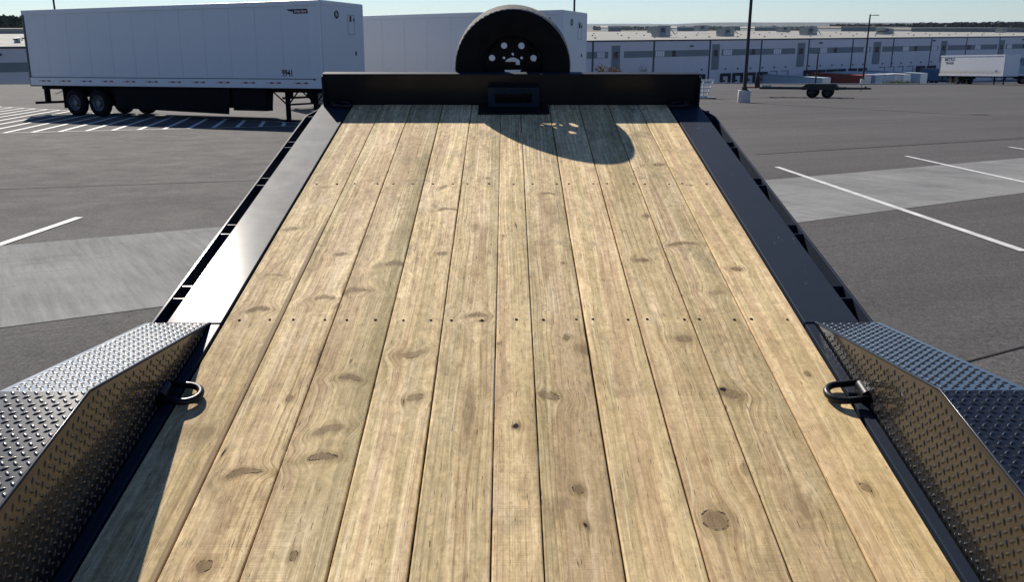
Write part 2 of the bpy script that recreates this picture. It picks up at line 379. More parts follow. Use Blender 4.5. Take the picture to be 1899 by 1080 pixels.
    c = q.mix(1.0, c, q.comb(q.mr(wear, .3, .7, .86, 1.12), q.mr(wear, .3, .7, .85, 1.13), q.mr(wear, .3, .7, .82, 1.15)), 'MULTIPLY')
    if i == 0:                                    # waney brown edge on the outer plank
        eg = q.math('MULTIPLY', q.mr(q.math('ADD', x, q.math('MULTIPLY', wob, .006)), x1 - .0155, x1 - .0135, 0, .8), q.mr(v, 3.75, 3.5, 0, 1))
        c = q.mix(eg, c, f((.30, .215, .135)))
    if green > 0:
        eg = q.mr(q.math('ADD', x, q.math('MULTIPLY', wob, .03)), x1 - .034, x1 - .030, 0, .30 * green, True)
        c = q.mix(eg, c, f((.22, .19, .085)))
    if warmth: c = q.mix(warmth, c, f((.60, .42, .21)))
    # towards the rear the boards are less bleached
    c = q.mix(q.mr(v, 3.4, 1.4, 0, .22), c, f((.52, .37, .185)))
    # short dark checks and mill marks
    chk = q.noise(q.comb(q.math('MULTIPLY', x, 260), q.math('MULTIPLY', v, 16), seed + 61), 1, 2, .5)
    c = q.mix(q.mr(chk, .66, .73, 0, .75, True), c, f((.08, .055, .038)))
    saw = q.noise(q.comb(q.math('MULTIPLY', x, 5), q.math('MULTIPLY', v, 330), seed + 71), 1, 2, .6)
    sm = q.mr(q.noise(q.comb(q.math('MULTIPLY', x, 8), q.math('MULTIPLY', v, 1.3), seed + 77), 1, 2), .42, .62)
    s1 = q.mix(q.math('MULTIPLY', sm, .34), (1, 1, 1), q.comb(*[q.mr(saw, .3, .7, .62, 1.25)] * 3)); c = q.mix(1.0, c, s1, 'MULTIPLY')
    dots = q.noise(o, 75, 3, .6); c = q.mix(q.mr(dots, .68, .75, 0, .55, True), c, f((.10, .07, .045)))
    if core is not None:
        halo = q.math('MULTIPLY', halo, q.mr(fib2, .38, .6, 1.35, .35)); core = q.math('MULTIPLY', core, q.mr(fib, .35, .65, 1.0, .7))
        c = q.mix(halo, c, f((.25, .18, .085)))
        rg = q.math('SINE', q.math('ADD', q.math('MULTIPLY', ringd, 38), q.math('MULTIPLY', edge, 9))); kc = q.mix(q.mr(rg, -1, 1), f((.20, .135, .078)), f((.265, .185, .11)))
        c = q.mix(q.math('MULTIPLY', core, .9), c, kc)
        if hole is not None: c = q.mix(hole, c, (.018, .012, .01))
    gm_ = q.n('ShaderNodeGamma'); q.put(gm_.inputs[0], c); gm_.inputs[1].default_value = 1.22; c = q.mix(1.0, gm_.outputs[0], (1.33, 1.38, 1.47), 'MULTIPLY')
    q.col(c); q.rough(q.mr(kk, .3, .7, .9, .8)); q.b.inputs['Specular IOR Level'].default_value = .15
    hgt = q.math('ADD', q.math('ADD', q.math('MULTIPLY', fib2, 1.2), q.math('MULTIPLY', fib, .5)), q.math('MULTIPLY', saw, .25))
    hgt = q.math('SUBTRACT', hgt, q.math('MULTIPLY', lat, .25))
    if hole is not None: hgt = q.math('SUBTRACT', hgt, q.math('MULTIPLY', hole, 2.5))
    q.bump(hgt, .55, .0016); return q.m

# ================================================================== GROUND
def edge_off(t):                                 # distance from the warehouse wall to the lot edge
    return 22 + 40 * sstep(-60, 0, t)
gx = [-9000, -3000, -1000, -400] + [-200 + 8 * i for i in range(60)] + [400, 1000, 3000, 9000]
gm = MB(); rows = []
ts = sorted(set([-9000, -3000, -1000, -500, -300, -220] + list(range(-180, 281, 6)) + [320, 400, 600, 1200, 3000, 9000]))
es = [-9000, -3000, -1200, -500, -260, -140, -60, -20] + list(range(0, 120, 6)) + [125, 135, 150, 175, 200, 215, 230, 260, 400, 1200, 4000, 9000]
# grid in (t along the wall, e beyond the lot edge towards the wall)
def gz(t, e):
    off = edge_off(t); P = WO + WD * t + WN * (off - e); x, y = P
    yy = y
    if yy < -40: yy = -40 + (yy + 40) * .0
    z = -1.85 - .045 * yy - .42 * min(1, max(0, x / 64)) * sstep(70, 125, yy)
    if e > 0:
        ze = z
        z = ze + (COURT - ze) * sstep(.3, 9, e)
    elif abs(t) > 400 or e < -400: z = max(-9, min(-.05, z))
    return P.x, P.y, max(-15, z)
es2 = [-9000, -2500, -900, -400, -250] + list(range(-180, 0, 6)) + [-2, 0, .3, 1.5, 3, 5, 7, 9, 14, 30, 60, 120, 300, 900, 3000, 9000, 14000]
vs = []; fs = []
for t in ts:
    for e in es2: vs.append(gz(t, e))
n_ = len(es2)
lotf = []; farf = []
for i in range(len(ts) - 1):
    for j in range(n_ - 1):
        (lotf if es2[j + 1] <= .31 else farf).append((i * n_ + j, (i + 1) * n_ + j, (i + 1) * n_ + j + 1, i * n_ + j + 1))
g = MB().add(vs, lotf + farf)
me = bpy.data.meshes.new('ground'); me.from_pydata(g.v, [], g.f); me.update()
me.materials.append(M['asphalt']); me.materials.append(M['earth'])
for k, p in enumerate(me.polygons):
    p.material_index = 0 if k < len(lotf) else 1
    if p.normal.z < 0: pass
bm = bmesh.new(); bm.from_mesh(me); bmesh.ops.recalc_face_normals(bm, faces=bm.faces)
if sum(f.normal.z for f in bm.faces) < 0: bmesh.ops.reverse_faces(bm, faces=bm.faces)
bm.to_mesh(me); bm.free()
tag(link('ground', me), kind='structure')

def sheet(name, poly, m, lift, nsub=1):           # flat polygon laid on the sloped lot
    pts = [(p[0], p[1], lot_z(p[0], p[1]) + lift) for p in poly]
    b = MB().add(pts, [tuple(range(len(pts)))]); o = b.obj(name, m); 
    if o.data.polygons[0].normal.z < 0: o.data.flip_normals()
    return tag(o, kind='structure')
def stripe(name, a, b, wd_, lift=.008, m='line'):
    a = Vector(a); b = Vector(b); n = (b - a).normalized(); n = Vector((-n.y, n.x)) * wd_ / 2
    return sheet(name, [a - n, b - n, b + n, a + n], M[m], lift)
# concrete strip, one slab after another with sawn joints between
sa, sb = Vector((-5.4, 9.18)), Vector((10.94, 18.66)); na, nb = Vector((-3.7, 6.12)), Vector((7.87, 13.28))
sdir = (sb - sa).normalized(); sn = Vector((-sdir.y, sdir.x))
off_f = sa.dot(sn); nn = (nb - na).normalized()
def far_pt(t): return sa + sdir * t
def near_pt(t):
    return na + nn * (t - 0.15)
t = -42.0
while t < 40:
    t2 = t + 4.6
    pts = [near_pt(t + .006), near_pt(t2 - .006), far_pt(t2 - .006), far_pt(t + .006)]
    o = sheet('concrete_slab', pts, M['concrete'], .004); t = t2
for a, b in (((5.17, 16.89), (5.36, 8.86)), ((8.59, 19.01), (8.62, 11.0)), ((12.07, 21.28), (12.2, 13)), ((15.7, 23.4), (15.8, 15)),
             ((-5.42, 11.02), (-5.5, 3.0)), ((-9.1, 8.8), (-9.2, .8))):
    stripe('painted_line', a, b, .105)
def gpx(px, py):
    r = ray(px, py); t_ = -1.85 / (r.z + .045 * r.y); return (r.x * t_, r.y * t_)
M['crack'] = plain('tar_filled_joint', (.030, .028, .027), .9, 0, .3, 2, .1)
stripe('pavement_joint', gpx(-300, 362), gpx(500, 334), .035, .005, 'crack')
stripe('pavement_joint', gpx(1400, 287), gpx(2300, 232), .05, .005, 'crack')
stripe('pavement_joint', gpx(1722, 691), gpx(2100, 590), .018, .005, 'crack')
# hatched no-parking triangle by the trailers
def up_y(x): return 30.7 - .74 * (x + 7.17)
lowA, lowB = Vector((-6.6, 29.24)), Vector((-30, 19.4))
stripe('painted_line', lowA, lowB, .10)
stripe('painted_line', (-6.9, up_y(-6.9)), (-26.5, up_y(-26.5)), .10)
for k in range(30):
    p = Vector((-7.25 - .665 * k, 28.97 - .28 * k)); a = -.222; tt = (up_y(p.x) - p.y) / (1 + .74 * a)
    stripe('painted_line', p, (p.x + a * tt, p.y + tt), .13, .0085)
for a, b in (((-55, 84), (-40, 62)), ((-62, 78), (-46, 54)), ((-50, 60), (-27, 46)), ((-48, 95), (-34, 72))):
    stripe('painted_line', a, b, .12)
# kerb along the lot's far edge
for i in range(-12, 20):
    t0, t1 = i * 12.0, i * 12.0 + 11.97
    b = MB(); v8 = []
    for t_ in (t0, t1):
        for e in (-.25, .25):
            x, y = WO + WD * t_ + WN * (edge_off(t_) - e); z = lot_z(x, y)
            v8 += [(x, y, z - .1), (x, y, z + .14)]
    b.add(v8, [(0, 1, 3, 2), (4, 6, 7, 5), (0, 4, 5, 1), (2, 3, 7, 6), (1, 5, 7, 3), (0, 2, 6, 4)])
    tag(b.obj('kerb', M['kerb']), kind='structure')

# ================================================================== THE FLATBED TRAILER
TM = Matrix(((1, 0, 0, 0), (0, Fw.y, Nw.y, Nw.y * D0), (0, Fw.z, Nw.z, Nw.z * D0), (0, 0, 0, 1)))
TR = empty('flatbed_trailer', TM, 'black steel equipment trailer with pale pine plank deck, tilted up towards its front board', 'trailer')
CXT = .021
BL = [-.977, -.785, -.602, -.406, -.223, -.038, .084, .266, .453, .640, .829, 1.016]
KN = {0: [(540, 425, .034, .016, .5, .75, 'o'), (480, 574, .042, .016, 0, .95, 'w'), (372, 803, .04, .02, .2, .4, 'o'), (600, 347, .024, .01, .2, .6, 'o'), (512, 510, .03, .01, -.3, .55, 'w')],
      1: [(632, 472, .026, .014, .3, .9, 'o'), (600, 553, .036, .015, 0, .8, 'w'), (537, 740, .011, .012, 0, .9, 'o'), (452, 878, .043, .014, .25, 1, 'w'), (378, 1052, .02, .013, .2, .95, 'o'), (414, 842, .004, .03, -.12, 1, 's'), (690, 335, .02, .008, 0, .5, 'o')],
      2: [(736, 490, .045, .02, .2, .85, 'w'), (655, 540, .05, .018, .3, .75, 'w'), (650, 702, .034, .016, -.1, .95, 'w'), (596, 852, .036, .018, .1, 1, 'w'), (610, 800, .045, .02, .2, .7, 'w'), (544, 1033, .009, .012, 0, .95, 'o'), (770, 335, .04, .009, .1, .5, 'o')],
      3: [(822, 347, .014, .03, -.5, .8, 'o'), (828, 388, .036, .014, .2, .85, 'w'), (820, 470, .024, .018, .6, .95, 'o'), (765, 655, .04, -.022, .0, .8, 'w'), (770, 738, .03, .012, .5, .8, 'o'), (749, 745, .003, .02, 0, 1, 's')],
      4: [(886, 585, .032, .015, -.1, .9, 'w'), (870, 768, .018, .075, 0, .55, 'o'), (905, 330, .012, .008, 0, .9, 'o'), (893, 595, .012, .007, 0, 1, 'h'), (880, 420, .018, .03, 0, .4, 'o')],
      5: [(925, 637, .008, .008, 0, 1, 'o'), (956, 791, .016, .011, -.4, 1, 'h'), (933, 437, .007, .01, 0, .9, 'o'), (957, 418, .003, .035, .1, 1, 's')],
      6: [(1018, 359, .028, .011, -.1, .9, 'w'), (1045, 488, .008, .009, 0, 1, 'o'), (1051, 627, .012, .015, 0, 1, 'o'), (1018, 735, .04, .012, -.45, .8, 'o'), (1072, 908, .014, .012, .3, .9, 'o'), (1086, 975, .007, .01, .4, .9, 'h'), (1080, 648, .02, .03, .6, .6, 'o')],
      7: [(1139, 408, .004, .07, -.08, 1, 's'), (1095, 800, .02, .05, 0, .3, 'o'), (1120, 520, .01, .005, 0, .6, 'o')],
      8: [(1190, 483, .026, .018, -.05, .95, 'o'), (1198, 401, .022, .02, .4, .75, 'o'), (1268, 629, .027, .02, -.1, .95, 'o'), (1327, 966, .034, .0225, .05, .9, 'b'), (1385, 870, .022, .02, -.3, .5, 'o')],
      9: [(1222, 305, .034, .022, .25, .75, 'o'), (1266, 452, .05, .016, -.05, .9, 'w'), (1350, 729, .046, .016, -.45, .85, 'o'), (1341, 723, .017, .011, -.3, 1, 'h'), (1328, 543, .03, .018, .5, .5, 'o'), (1495, 940, .03, .03, 0, .4, 'o')],
      10: [(1281, 344, .012, .008, 0, 1, 'h'), (1366, 499, .025, .017, 0, .95, 'o'), (1372, 502, .007, .006, 0, 1, 'h'), (1497, 694, .01, .01, 0, 1, 'o'), (1606, 906, .013, .014, .2, .95, 'o')]}
TONE = [.93, 1.03, .93, 1.05, .96, 1.06, .92, 1.07, .98, .91, 1.09]
RING = [38, 46, 60, 44, 52, 70, 62, 50, 34, 48, 30]
GREEN = [0, 0, 1, 0, .3, 0, .25, 0, .2, 0, .0]
WARM = [0, 0, 0, 0, 0, .08, 0, .12, .14, .05, .2]
scr_px = [443, 499, 543, 602, 643, 696, 748, 799, 837, 894, 957.6, 1008, 1069, 1100, 1165, 1201, 1270, 1298, 1363, 1395, 1461]
for i in range(11):
    x0, x1 = BL[i] + .0014, BL[i + 1] - .0014
    if i == 2: x1 -= .001
    b = MB(); nseg = 14; v0, v1 = -1.5, 5.535; x0 += rnd.uniform(0, .0012) if i else 0; x1 -= rnd.uniform(0, .0014) if i < 10 else 0
    dz = rnd.uniform(-.0012, .0012)
    wm = wood(i, BL[i], BL[i + 1], KN[i], TONE[i], RING[i], GREEN[i], WARM[i])
    # top edge slightly wavy, arrised corners
    prof = lambda xa, xb: [(xa, -.038), (xa, -.0035), (xa + .0012, -.001), (xa + .004, 0), (xb - .004, 0), (xb - .0012, -.001), (xb, -.0035), (xb, -.038)]
    vs = []; 
    for k in range(nseg + 1):
        v = v0 + (v1 - v0) * k / nseg
        ja = .0019 * noise.noise(Vector((v * 1.3, i * 5.1, 0))); jb = .0019 * noise.noise(Vector((v * 1.3, i * 5.1 + 2, 4)))
        vs += [(px_, v, pz_ + dz + .0008 * noise.noise(Vector((v, i, 9)))) for px_, pz_ in prof(x0 + ja, x1 + jb)]
    fs = [tuple(range(8)), tuple(range(nseg * 8, nseg * 8 + 8))[::-1]]
    for k in range(nseg):
        for a in range(8): fs.append((k * 8 + a, k * 8 + (a + 1) % 8, k * 8 + 8 + (a + 1) % 8, k * 8 + 8 + a))
    b.add(vs, fs); o = b.obj('deck_plank', wm, TR)
    if i == 5: o['label'] = 'narrow middle plank, half as wide as the others'
    sc = MB()
    for v in (-.08, 1.30, 2.692, 4.072, 5.435):
        for px in scr_px:
            x = dk(px, 595.5)[0]
            if not (x0 < x < x1): continue
            x += rnd.uniform(-.003, .003) if v != 2.692 else 0; vv = v + rnd.uniform(-.004, .004) + (.0 if v < 4 or v > 5 else -.0)
            r = rnd.uniform(.0044, .0056); n8 = 10
            ring = [(x + r * math.cos(2 * math.pi * k / n8), vv + r * 1.15 * math.sin(2 * math.pi * k / n8), .0016 + dz) for k in range(n8)]
            ring2 = [(x + r * .55 * math.cos(2 * math.pi * k / n8), vv + r * .6 * math.sin(2 * math.pi * k / n8), .0007 + dz) for k in range(n8)]
            base = [(p[0], p[1], -.004) for p in ring]
            sc.add(base + ring + ring2, [(k, (k + 1) % n8, n8 + (k + 1) % n8, n8 + k) for k in range(n8)] + [(n8 + k, n8 + (k + 1) % n8, 2 * n8 + (k + 1) % n8, 2 * n8 + k) for k in range(n8)] + [tuple(range(2 * n8, 3 * n8))])
    tag(sc.obj('screw_head', M['screw'], o), kind='stuff')
# rails and rub rails, mirrored about CXT
POCK = [5.411, 5.277, 4.763, 4.665, 4.166, 4.065, 3.563, 3.462, 2.965, 2.864]
for sgn in (-1, 1):
    X = lambda u: CXT + sgn * u
    def bx(b, u0, u1, v0, v1, w0, w1):
        a, c = sorted((X(u0), X(u1))); b.box((a, v0, w0), (c, v1, w1))
    b = MB(); bx(b, 1.004, 1.192, 2.665, 5.535, -.15, .004); b.obj('side_rail', M['rail'], TR, bevel=.003)
    b = MB(); bx(b, 1.004, 1.038, -1.5, 2.659, -.15, .002); b.obj('side_rail', M['rail'], TR, bevel=.003)
    b = MB(); bx(b, 1.0385, 1.20, 2.10, 2.659, -.15, -.006); b.obj('rail_filler_plate', M['rail'], TR, bevel=.002)
    b = MB(); b.tube([(X(1.243), 2.3, -.02), (X(1.243), 5.32, -.02), (X(1.20), 5.46, -.02), (X(1.155), 5.53, -.015)], .001, 4)
    # rub rail: a flat bar on edge
    path = [(1.243, 2.2), (1.243, 5.25), (1.238, 5.30), (1.17, 5.50), (1.16, 5.52)]
    b = MB(); vs = []
    for u, v in path: vs += [(X(u - .005), v, -.075), (X(u + .005), v, -.075), (X(u + .005), v, .0), (X(u - .005), v, .0)]
    fs = [(0, 1, 2, 3), tuple(len(vs) - 4 + k for k in (3, 2, 1, 0))]
    for k in range(len(path) - 1):
        for a in range(4): fs.append((k * 4 + a, k * 4 + (a + 1) % 4, k * 4 + 4 + (a + 1) % 4, k * 4 + 4 + a))
    b.add(vs, fs); b.obj('rub_rail', M['rail'], TR, bevel=.002)
    for v in POCK:
        b = MB(); bx(b, 1.1925, 1.2378, v - .004, v + .004, -.085, -.004); b.obj('stake_pocket_plate', M['rail'], TR, bevel=.0015)
    # beam under the deck edge
    b = MB(); bx(b, .93, 1.0, -1.5, 5.53, -.21, -.16); b.obj('frame_beam', M['black'], TR)
    # ---- fender in tread plate
    ui = 1.0415; uo = 1.258; FR, CR, RC, RR, TOP = 2.665, 1.822, .20, -.62, .278
    fe = bpy.data.objects.new('fender', None); COL.objects.link(fe); fe.parent = TR
    th = .004
    prof = [(FR, .004), (CR, TOP), (RC, TOP), (RR, -.03)]
    wallp = [(FR - .03, -.02)] + prof + [(RR, -.15), (FR - .25, -.15)]
    b = MB(); a, c = sorted((X(ui), X(ui + th))); b.prism(wallp, 0, a, c); b.obj('inner_wall', M['tread'], fe)
    a, c = sorted((X(ui + th), X(uo)))
    for (p, r) in zip(prof[:-1], prof[1:]):
        d = Vector((r[0] - p[0], r[1] - p[1])).normalized(); n = Vector((-d.y, d.x)); n = n if n.y > 0 else -n
        P, Q = Vector(p), Vector(r); b = MB(); b.prism([P, Q, Q - n * th, P - n * th], 0, a, c); b.obj('fender_top_plate', M['tread'], fe)
    b = MB(); a, c = sorted((X(uo), X(uo + th))); b.prism([(FR, .004), (CR, TOP), (RC, TOP), (RR, -.03), (RR, -.09), (RC, TOP - .1), (CR, TOP - .1), (FR - .1, -.04)], 0, a, c); b.obj('outer_lip', M['tread'], fe)
    b = MB(); b.tube([(X(ui + .001), v, w) for v, w in prof], .0042, 8); b.obj('weld_bead', M['rail'], fe, smooth=True)
    # raised lugs, row by row, slant alternating
    def lug_mesh(name, O, U, V, N, inside, um, vm, du=.0285, dv=.0172):
        L = MB(); j = 0; vv = .008
        while vv < vm:
            uu = .008 + (du / 2 if j % 2 else 0)
            while uu < um:
                if inside(uu, vv):
                    ang = R_(45) if j % 2 else R_(-45); ca, sa = math.cos(ang), math.sin(ang); vs = []
                    for sc_, h in ((1, 0), (.60, .0020), (.0, .0026)):
                        if sc_ == 0:
                            for e in (-.35, .35): 
                                p, r = e * .0095, 0
                                vs.append(O + U * (uu + p * ca) + V * (vv + p * sa) + N * h)
                            continue
                        for k in range(8):
                            an = 2 * math.pi * k / 8; p = math.cos(an) * .0112 * sc_; r = math.sin(an) * .0046 * sc_ * (1 if k % 4 else 1)
                            vs.append(O + U * (uu + p * ca - r * sa) + V * (vv + p * sa + r * ca) + N * h)
                    fs = [(k, (k + 1) % 8, 8 + (k + 1) % 8, 8 + k) for k in range(8)]
                    fs += [(8, 9, 17), (9, 10, 16, 17), (10, 11, 16), (11, 12, 16), (12, 13, 16), (13, 14, 17, 16), (14, 15, 17), (15, 8, 17)]
                    L.add(vs, fs)
                uu += du
            vv += dv; j += 1
        return tag(L.obj('tread_lugs', M['tread'], fe, smooth=True), kind='stuff')
    d1 = Vector((0, CR - FR, TOP - .004)); l1 = d1.length; d1.normalize(); n1 = Vector((0, -d1.z, d1.y)); n1 = n1 if n1.z > 0 else -n1
    ux = Vector((sgn, 0, 0)); yes = lambda u, v: True; wdt = uo - ui - .010
    lug_mesh('l', Vector((X(ui + .004), FR, .004)), ux, d1, n1, yes, wdt, l1 - .008)
    lug_mesh('l', Vector((X(ui + .004), CR, TOP)), ux, Vector((0, -1, 0)), Vector((0, 0, 1)), yes, wdt, CR - RC)
    def ins(u, v):                                # u runs rearwards along the wall, v upwards
        top = TOP if u > (FR - CR) else TOP * u / (FR - CR)
        return v < top - .014 and v > .004
    lug_mesh('l', Vector((X(ui), FR, 0)), Vector((0, -1, 0)), Vector((0, 0, 1)), Vector((-sgn, 0, 0)), ins, FR - .3, TOP)
    # ---- wheels under the fender
    for vc in (1.35, .52):
        zc = .0; c = Vector((X(1.15), vc, -.235)); R = .355
        wh = bpy.data.objects.new('wheel', None); COL.objects.link(wh); wh.parent = TR
        b = MB(); b.lathe([(.2, -.09), (.25, -.1), (.33, -.095), (R, -.075), (R + .003, 0), (R, .075), (.33, .095), (.25, .1), (.2, .09)], c, 0, 40); b.obj('tyre', M['tyre'], wh, smooth=True)
        b = MB(); b.lathe([(.0, .03), (.07, .035), (.12, .0), (.18, .02), (.2, .085), (.2, -.085), (.18, -.02), (0, -.02)], c, 0, 28); b.obj('rim', M['black'], wh, smooth=True)
    # ---- tie-down rings: at the fender and at the front corner
    for (vc, uc) in ((2.205, 1.036), (5.475, 1.10)):
        rg = bpy.data.objects.new('tie_down_ring', None); COL.objects.link(rg); rg.parent = TR
        hw = .044; reach = .105; pts = []
        pts.append((X(uc + .004), vc - hw, .026)); pts.append((X(uc - reach + hw), vc - hw, .019))
        for k in range(1, 12):
            an = -math.pi / 2 - math.pi * k / 12
            pts.append((X(uc - reach + hw + hw * math.cos(an) * 1.0), vc + hw * math.sin(an), .019 - .003 * math.sin(math.pi * k / 12)))
        pts.append((X(uc - reach + hw), vc + hw, .019)); pts.append((X(uc + .004), vc + hw, .026))
        b = MB(); b.tube(pts + [(X(uc + .004), vc - hw, .026)][:0], .0108, 10); b.obj('ring_bow', M['ring'], rg, smooth=True)
        b = MB(); b.tube([(X(uc + .004), vc - .047, .026), (X(uc + .004), vc + .047, .026)], .009, 10); b.obj('ring_pin', M['ring'], rg, smooth='auto')
        b = MB(); b.tube([(X(uc + .004), vc - .030, .026), (X(uc + .004), vc + .030, .026)], .019, 16)
        a, c = sorted((X(uc - .014), X(uc + .022))); b.box((a, vc - .03, .0045), (c, vc + .03, .02)); b.obj('ring_bracket', M['ring'], rg, smooth='auto')
# cross members below the deck
for v in (-1.3, -.08, 1.30, 2.69, 4.07, 5.43):
    MB().box((CXT - .93, v - .03, -.14), (CXT + .93, v + .03, -.040)).obj('cross_member', M['black'], TR)
for u in (-.45, .45): MB().box((CXT + u - .04, -1.2, -.26), (CXT + u + .04, 5.5, -.142)).obj('frame_beam', M['black'], TR)
for vc in (1.35, .52):
    b = MB(); b.tube([(CXT - 1.1, vc, -.235), (CXT + 1.1, vc, -.235)], .04, 10); b.obj('axle', M['black'], TR)
# front board
hbx0, hbx1, hv, ht = CXT - 1.176, CXT + 1.189, 5.543, .186
hb = bpy.data.objects.new('front_board', None); COL.objects.link(hb); hb.parent = TR
MB().box((hbx0, hv, -.16), (hbx1, hv + .008, ht)).obj('board_plate', M['black'], hb)
MB().box((hbx0, hv - .001, ht + .0002), (hbx1, hv + .062, ht + .0075)).obj('top_flange', M['rail'], hb, bevel=.003)
for a in (hbx0, hbx1 - .008):
    b = MB(); b.prism([(hv - .055, .006), (hv - .0005, .006), (hv - .0005, ht), (hv - .03, ht), (hv - .042, ht - .015)], 0, a, a + .008); b.obj('end_plate', M['rail'], hb, bevel=.002)
MB().box((hbx0, hv + .0085, -.16), (hbx1, hv + .07, -.1)).obj('lower_flange', M['black'], hb)
# winch-style mount in the middle of the board
mt = bpy.data.objects.new('mount_bracket', None); COL.objects.link(mt); mt.parent = TR
MB().box((-.178, 5.305, .0015), (.26, 5.5425, .008)).obj('base_plate', M['black'], mt, bevel=.002)
b = MB()
for bb in (((-.12, 5.46, .0085), (-.075, 5.468, .128)), ((.155, 5.46, .0085), (.20, 5.468, .128)), ((-.0745, 5.46, .09), (.1545, 5.468, .128)), ((-.0745, 5.46, .0085), (.1545, 5.468, .03))): b.box(*bb)
b.obj('bracket_face', M['rail'], mt)
MB().box((-.12, 5.4685, .11), (.20, 5.5425, .118)).obj('bracket_shelf', M['black'], mt)
for x in (-.03, .12):
    b = MB(); b.tube([(x, 5.452, .118), (x, 5.462, .118)], .011, 6); b.obj('bolt', M['ring'], mt)
for x in (-.1, .185): MB().box((x - .004, 5.4685, .0085), (x + .004, 5.5425, .1095)).obj('gusset', M['black'], mt)
# spare wheel on the board
sp = bpy.data.objects.new('spare_wheel', None); COL.objects.link(sp); sp.parent = TR
sc_ = Vector((.036, 5.70, .212)); Rt = .364
b = MB(); prof = [(.195, -.085), (.205, -.1), (.25, -.108), (.31, -.106), (.345, -.098), (Rt - .004, -.085)]
b.lathe(prof + [(.33, .0)][:0], sc_, 1, 96); b.lathe([(Rt - .004, .085), (.345, .098), (.31, .106), (.25, .108), (.205, .1), (.195, .085)], sc_, 1, 96)
b.obj('tyre_sidewall', M['tyre'], sp, smooth='auto')
b = MB(); m_ = []; nb_ = 72
tp = [(Rt - .004, -.085), (Rt - .0005, -.078)]
for g0 in (-.045, -.015, .015, .045): tp += [(Rt + .003, g0 - .006), (Rt - .006, g0 - .0035), (Rt - .006, g0 + .0035), (Rt + .003, g0 + .006)]
tp += [(Rt + .001, .074), (Rt - .004, .085)]; b.lathe(tp, sc_, 1, 120); b.obj('tyre_tread', M['tread_dust'], sp, smooth='auto')
tb = MB()
for k in range(64):
    an = 2 * math.pi * k / 64
    for s0 in (-1, 1):
        Mx = Matrix.Translation(sc_) @ Matrix.Rotation(an + (.04 if s0 > 0 else 0), 4, 'Y')
        tb.box((Rt - .002, s0 * .062 - .014, -.011), (Rt + .0012, s0 * .062 + .014, .011), Mx)
tag(tb.obj('tread_block', M['tread_dust'], sp), kind='stuff')
holes = [(0, 0, .058)]
for k in range(8):
    an = R_(22.5 + 45 * k); holes.append((.142 * math.cos(an), .142 * math.sin(an), .0198))
    an = R_(45 * k); holes.append((.079 * math.cos(an), .079 * math.sin(an), .0085))
me = holed_disc('rim_disc', .176, holes, .006, M['rim']); me.transform(Matrix.Rotation(math.pi / 2, 4, 'X')); me.transform(Matrix.Translation(sc_ + Vector((0, -.03, 0))))
link('rim_disc', me, sp)
b = MB(); b.lathe([(.170, -.03), (.178, -.02), (.183, .0), (.186, .05), (.195, .085), (.206, .098), (.206, .1005), (.19, .09), (.18, .05), (.177, -.04), (.188, -.085), (.206, -.1005), (.206, -.098), (.193, -.08), (.180, -.03)], sc_, 1, 64); b.obj('rim_barrel', M['rim'], sp, smooth='auto')
b = MB(); b.box((sc_.x - .12, 5.72, .180), (sc_.x + .02, 5.735, .232)); b.box((sc_.x + .045, 5.72, .180), (sc_.x + .12, 5.735, .232)); b.box((sc_.x + .0201, 5.72, .180), (sc_.x + .0449, 5.735, .212)); b.box((sc_.x - .1, 5.72, -.1), (sc_.x - .06, 5.735, .1795)); b.box((sc_.x + .06, 5.72, -.1), (sc_.x + .1, 5.735, .1795))
b.obj('wheel_carrier', M['black'], sp)
MB().box((sc_.x - .16, 5.5515, -.12), (sc_.x + .16, 5.719, -.1005)).obj('carrier_arm', M['black'], sp)
# tongue below the front board
b = MB(); b.prism([(CXT - .5, 4.2), (CXT + .5, 4.2), (CXT + .05, 6.9), (CXT - .05, 6.9)], 2, -1.02, -.92); b.obj('tongue', M['black'], TR)
MB().box((CXT - .5, .6, -.5), (CXT + .5, .7, -.3)).obj('pivot_beam', M['black'], TR)

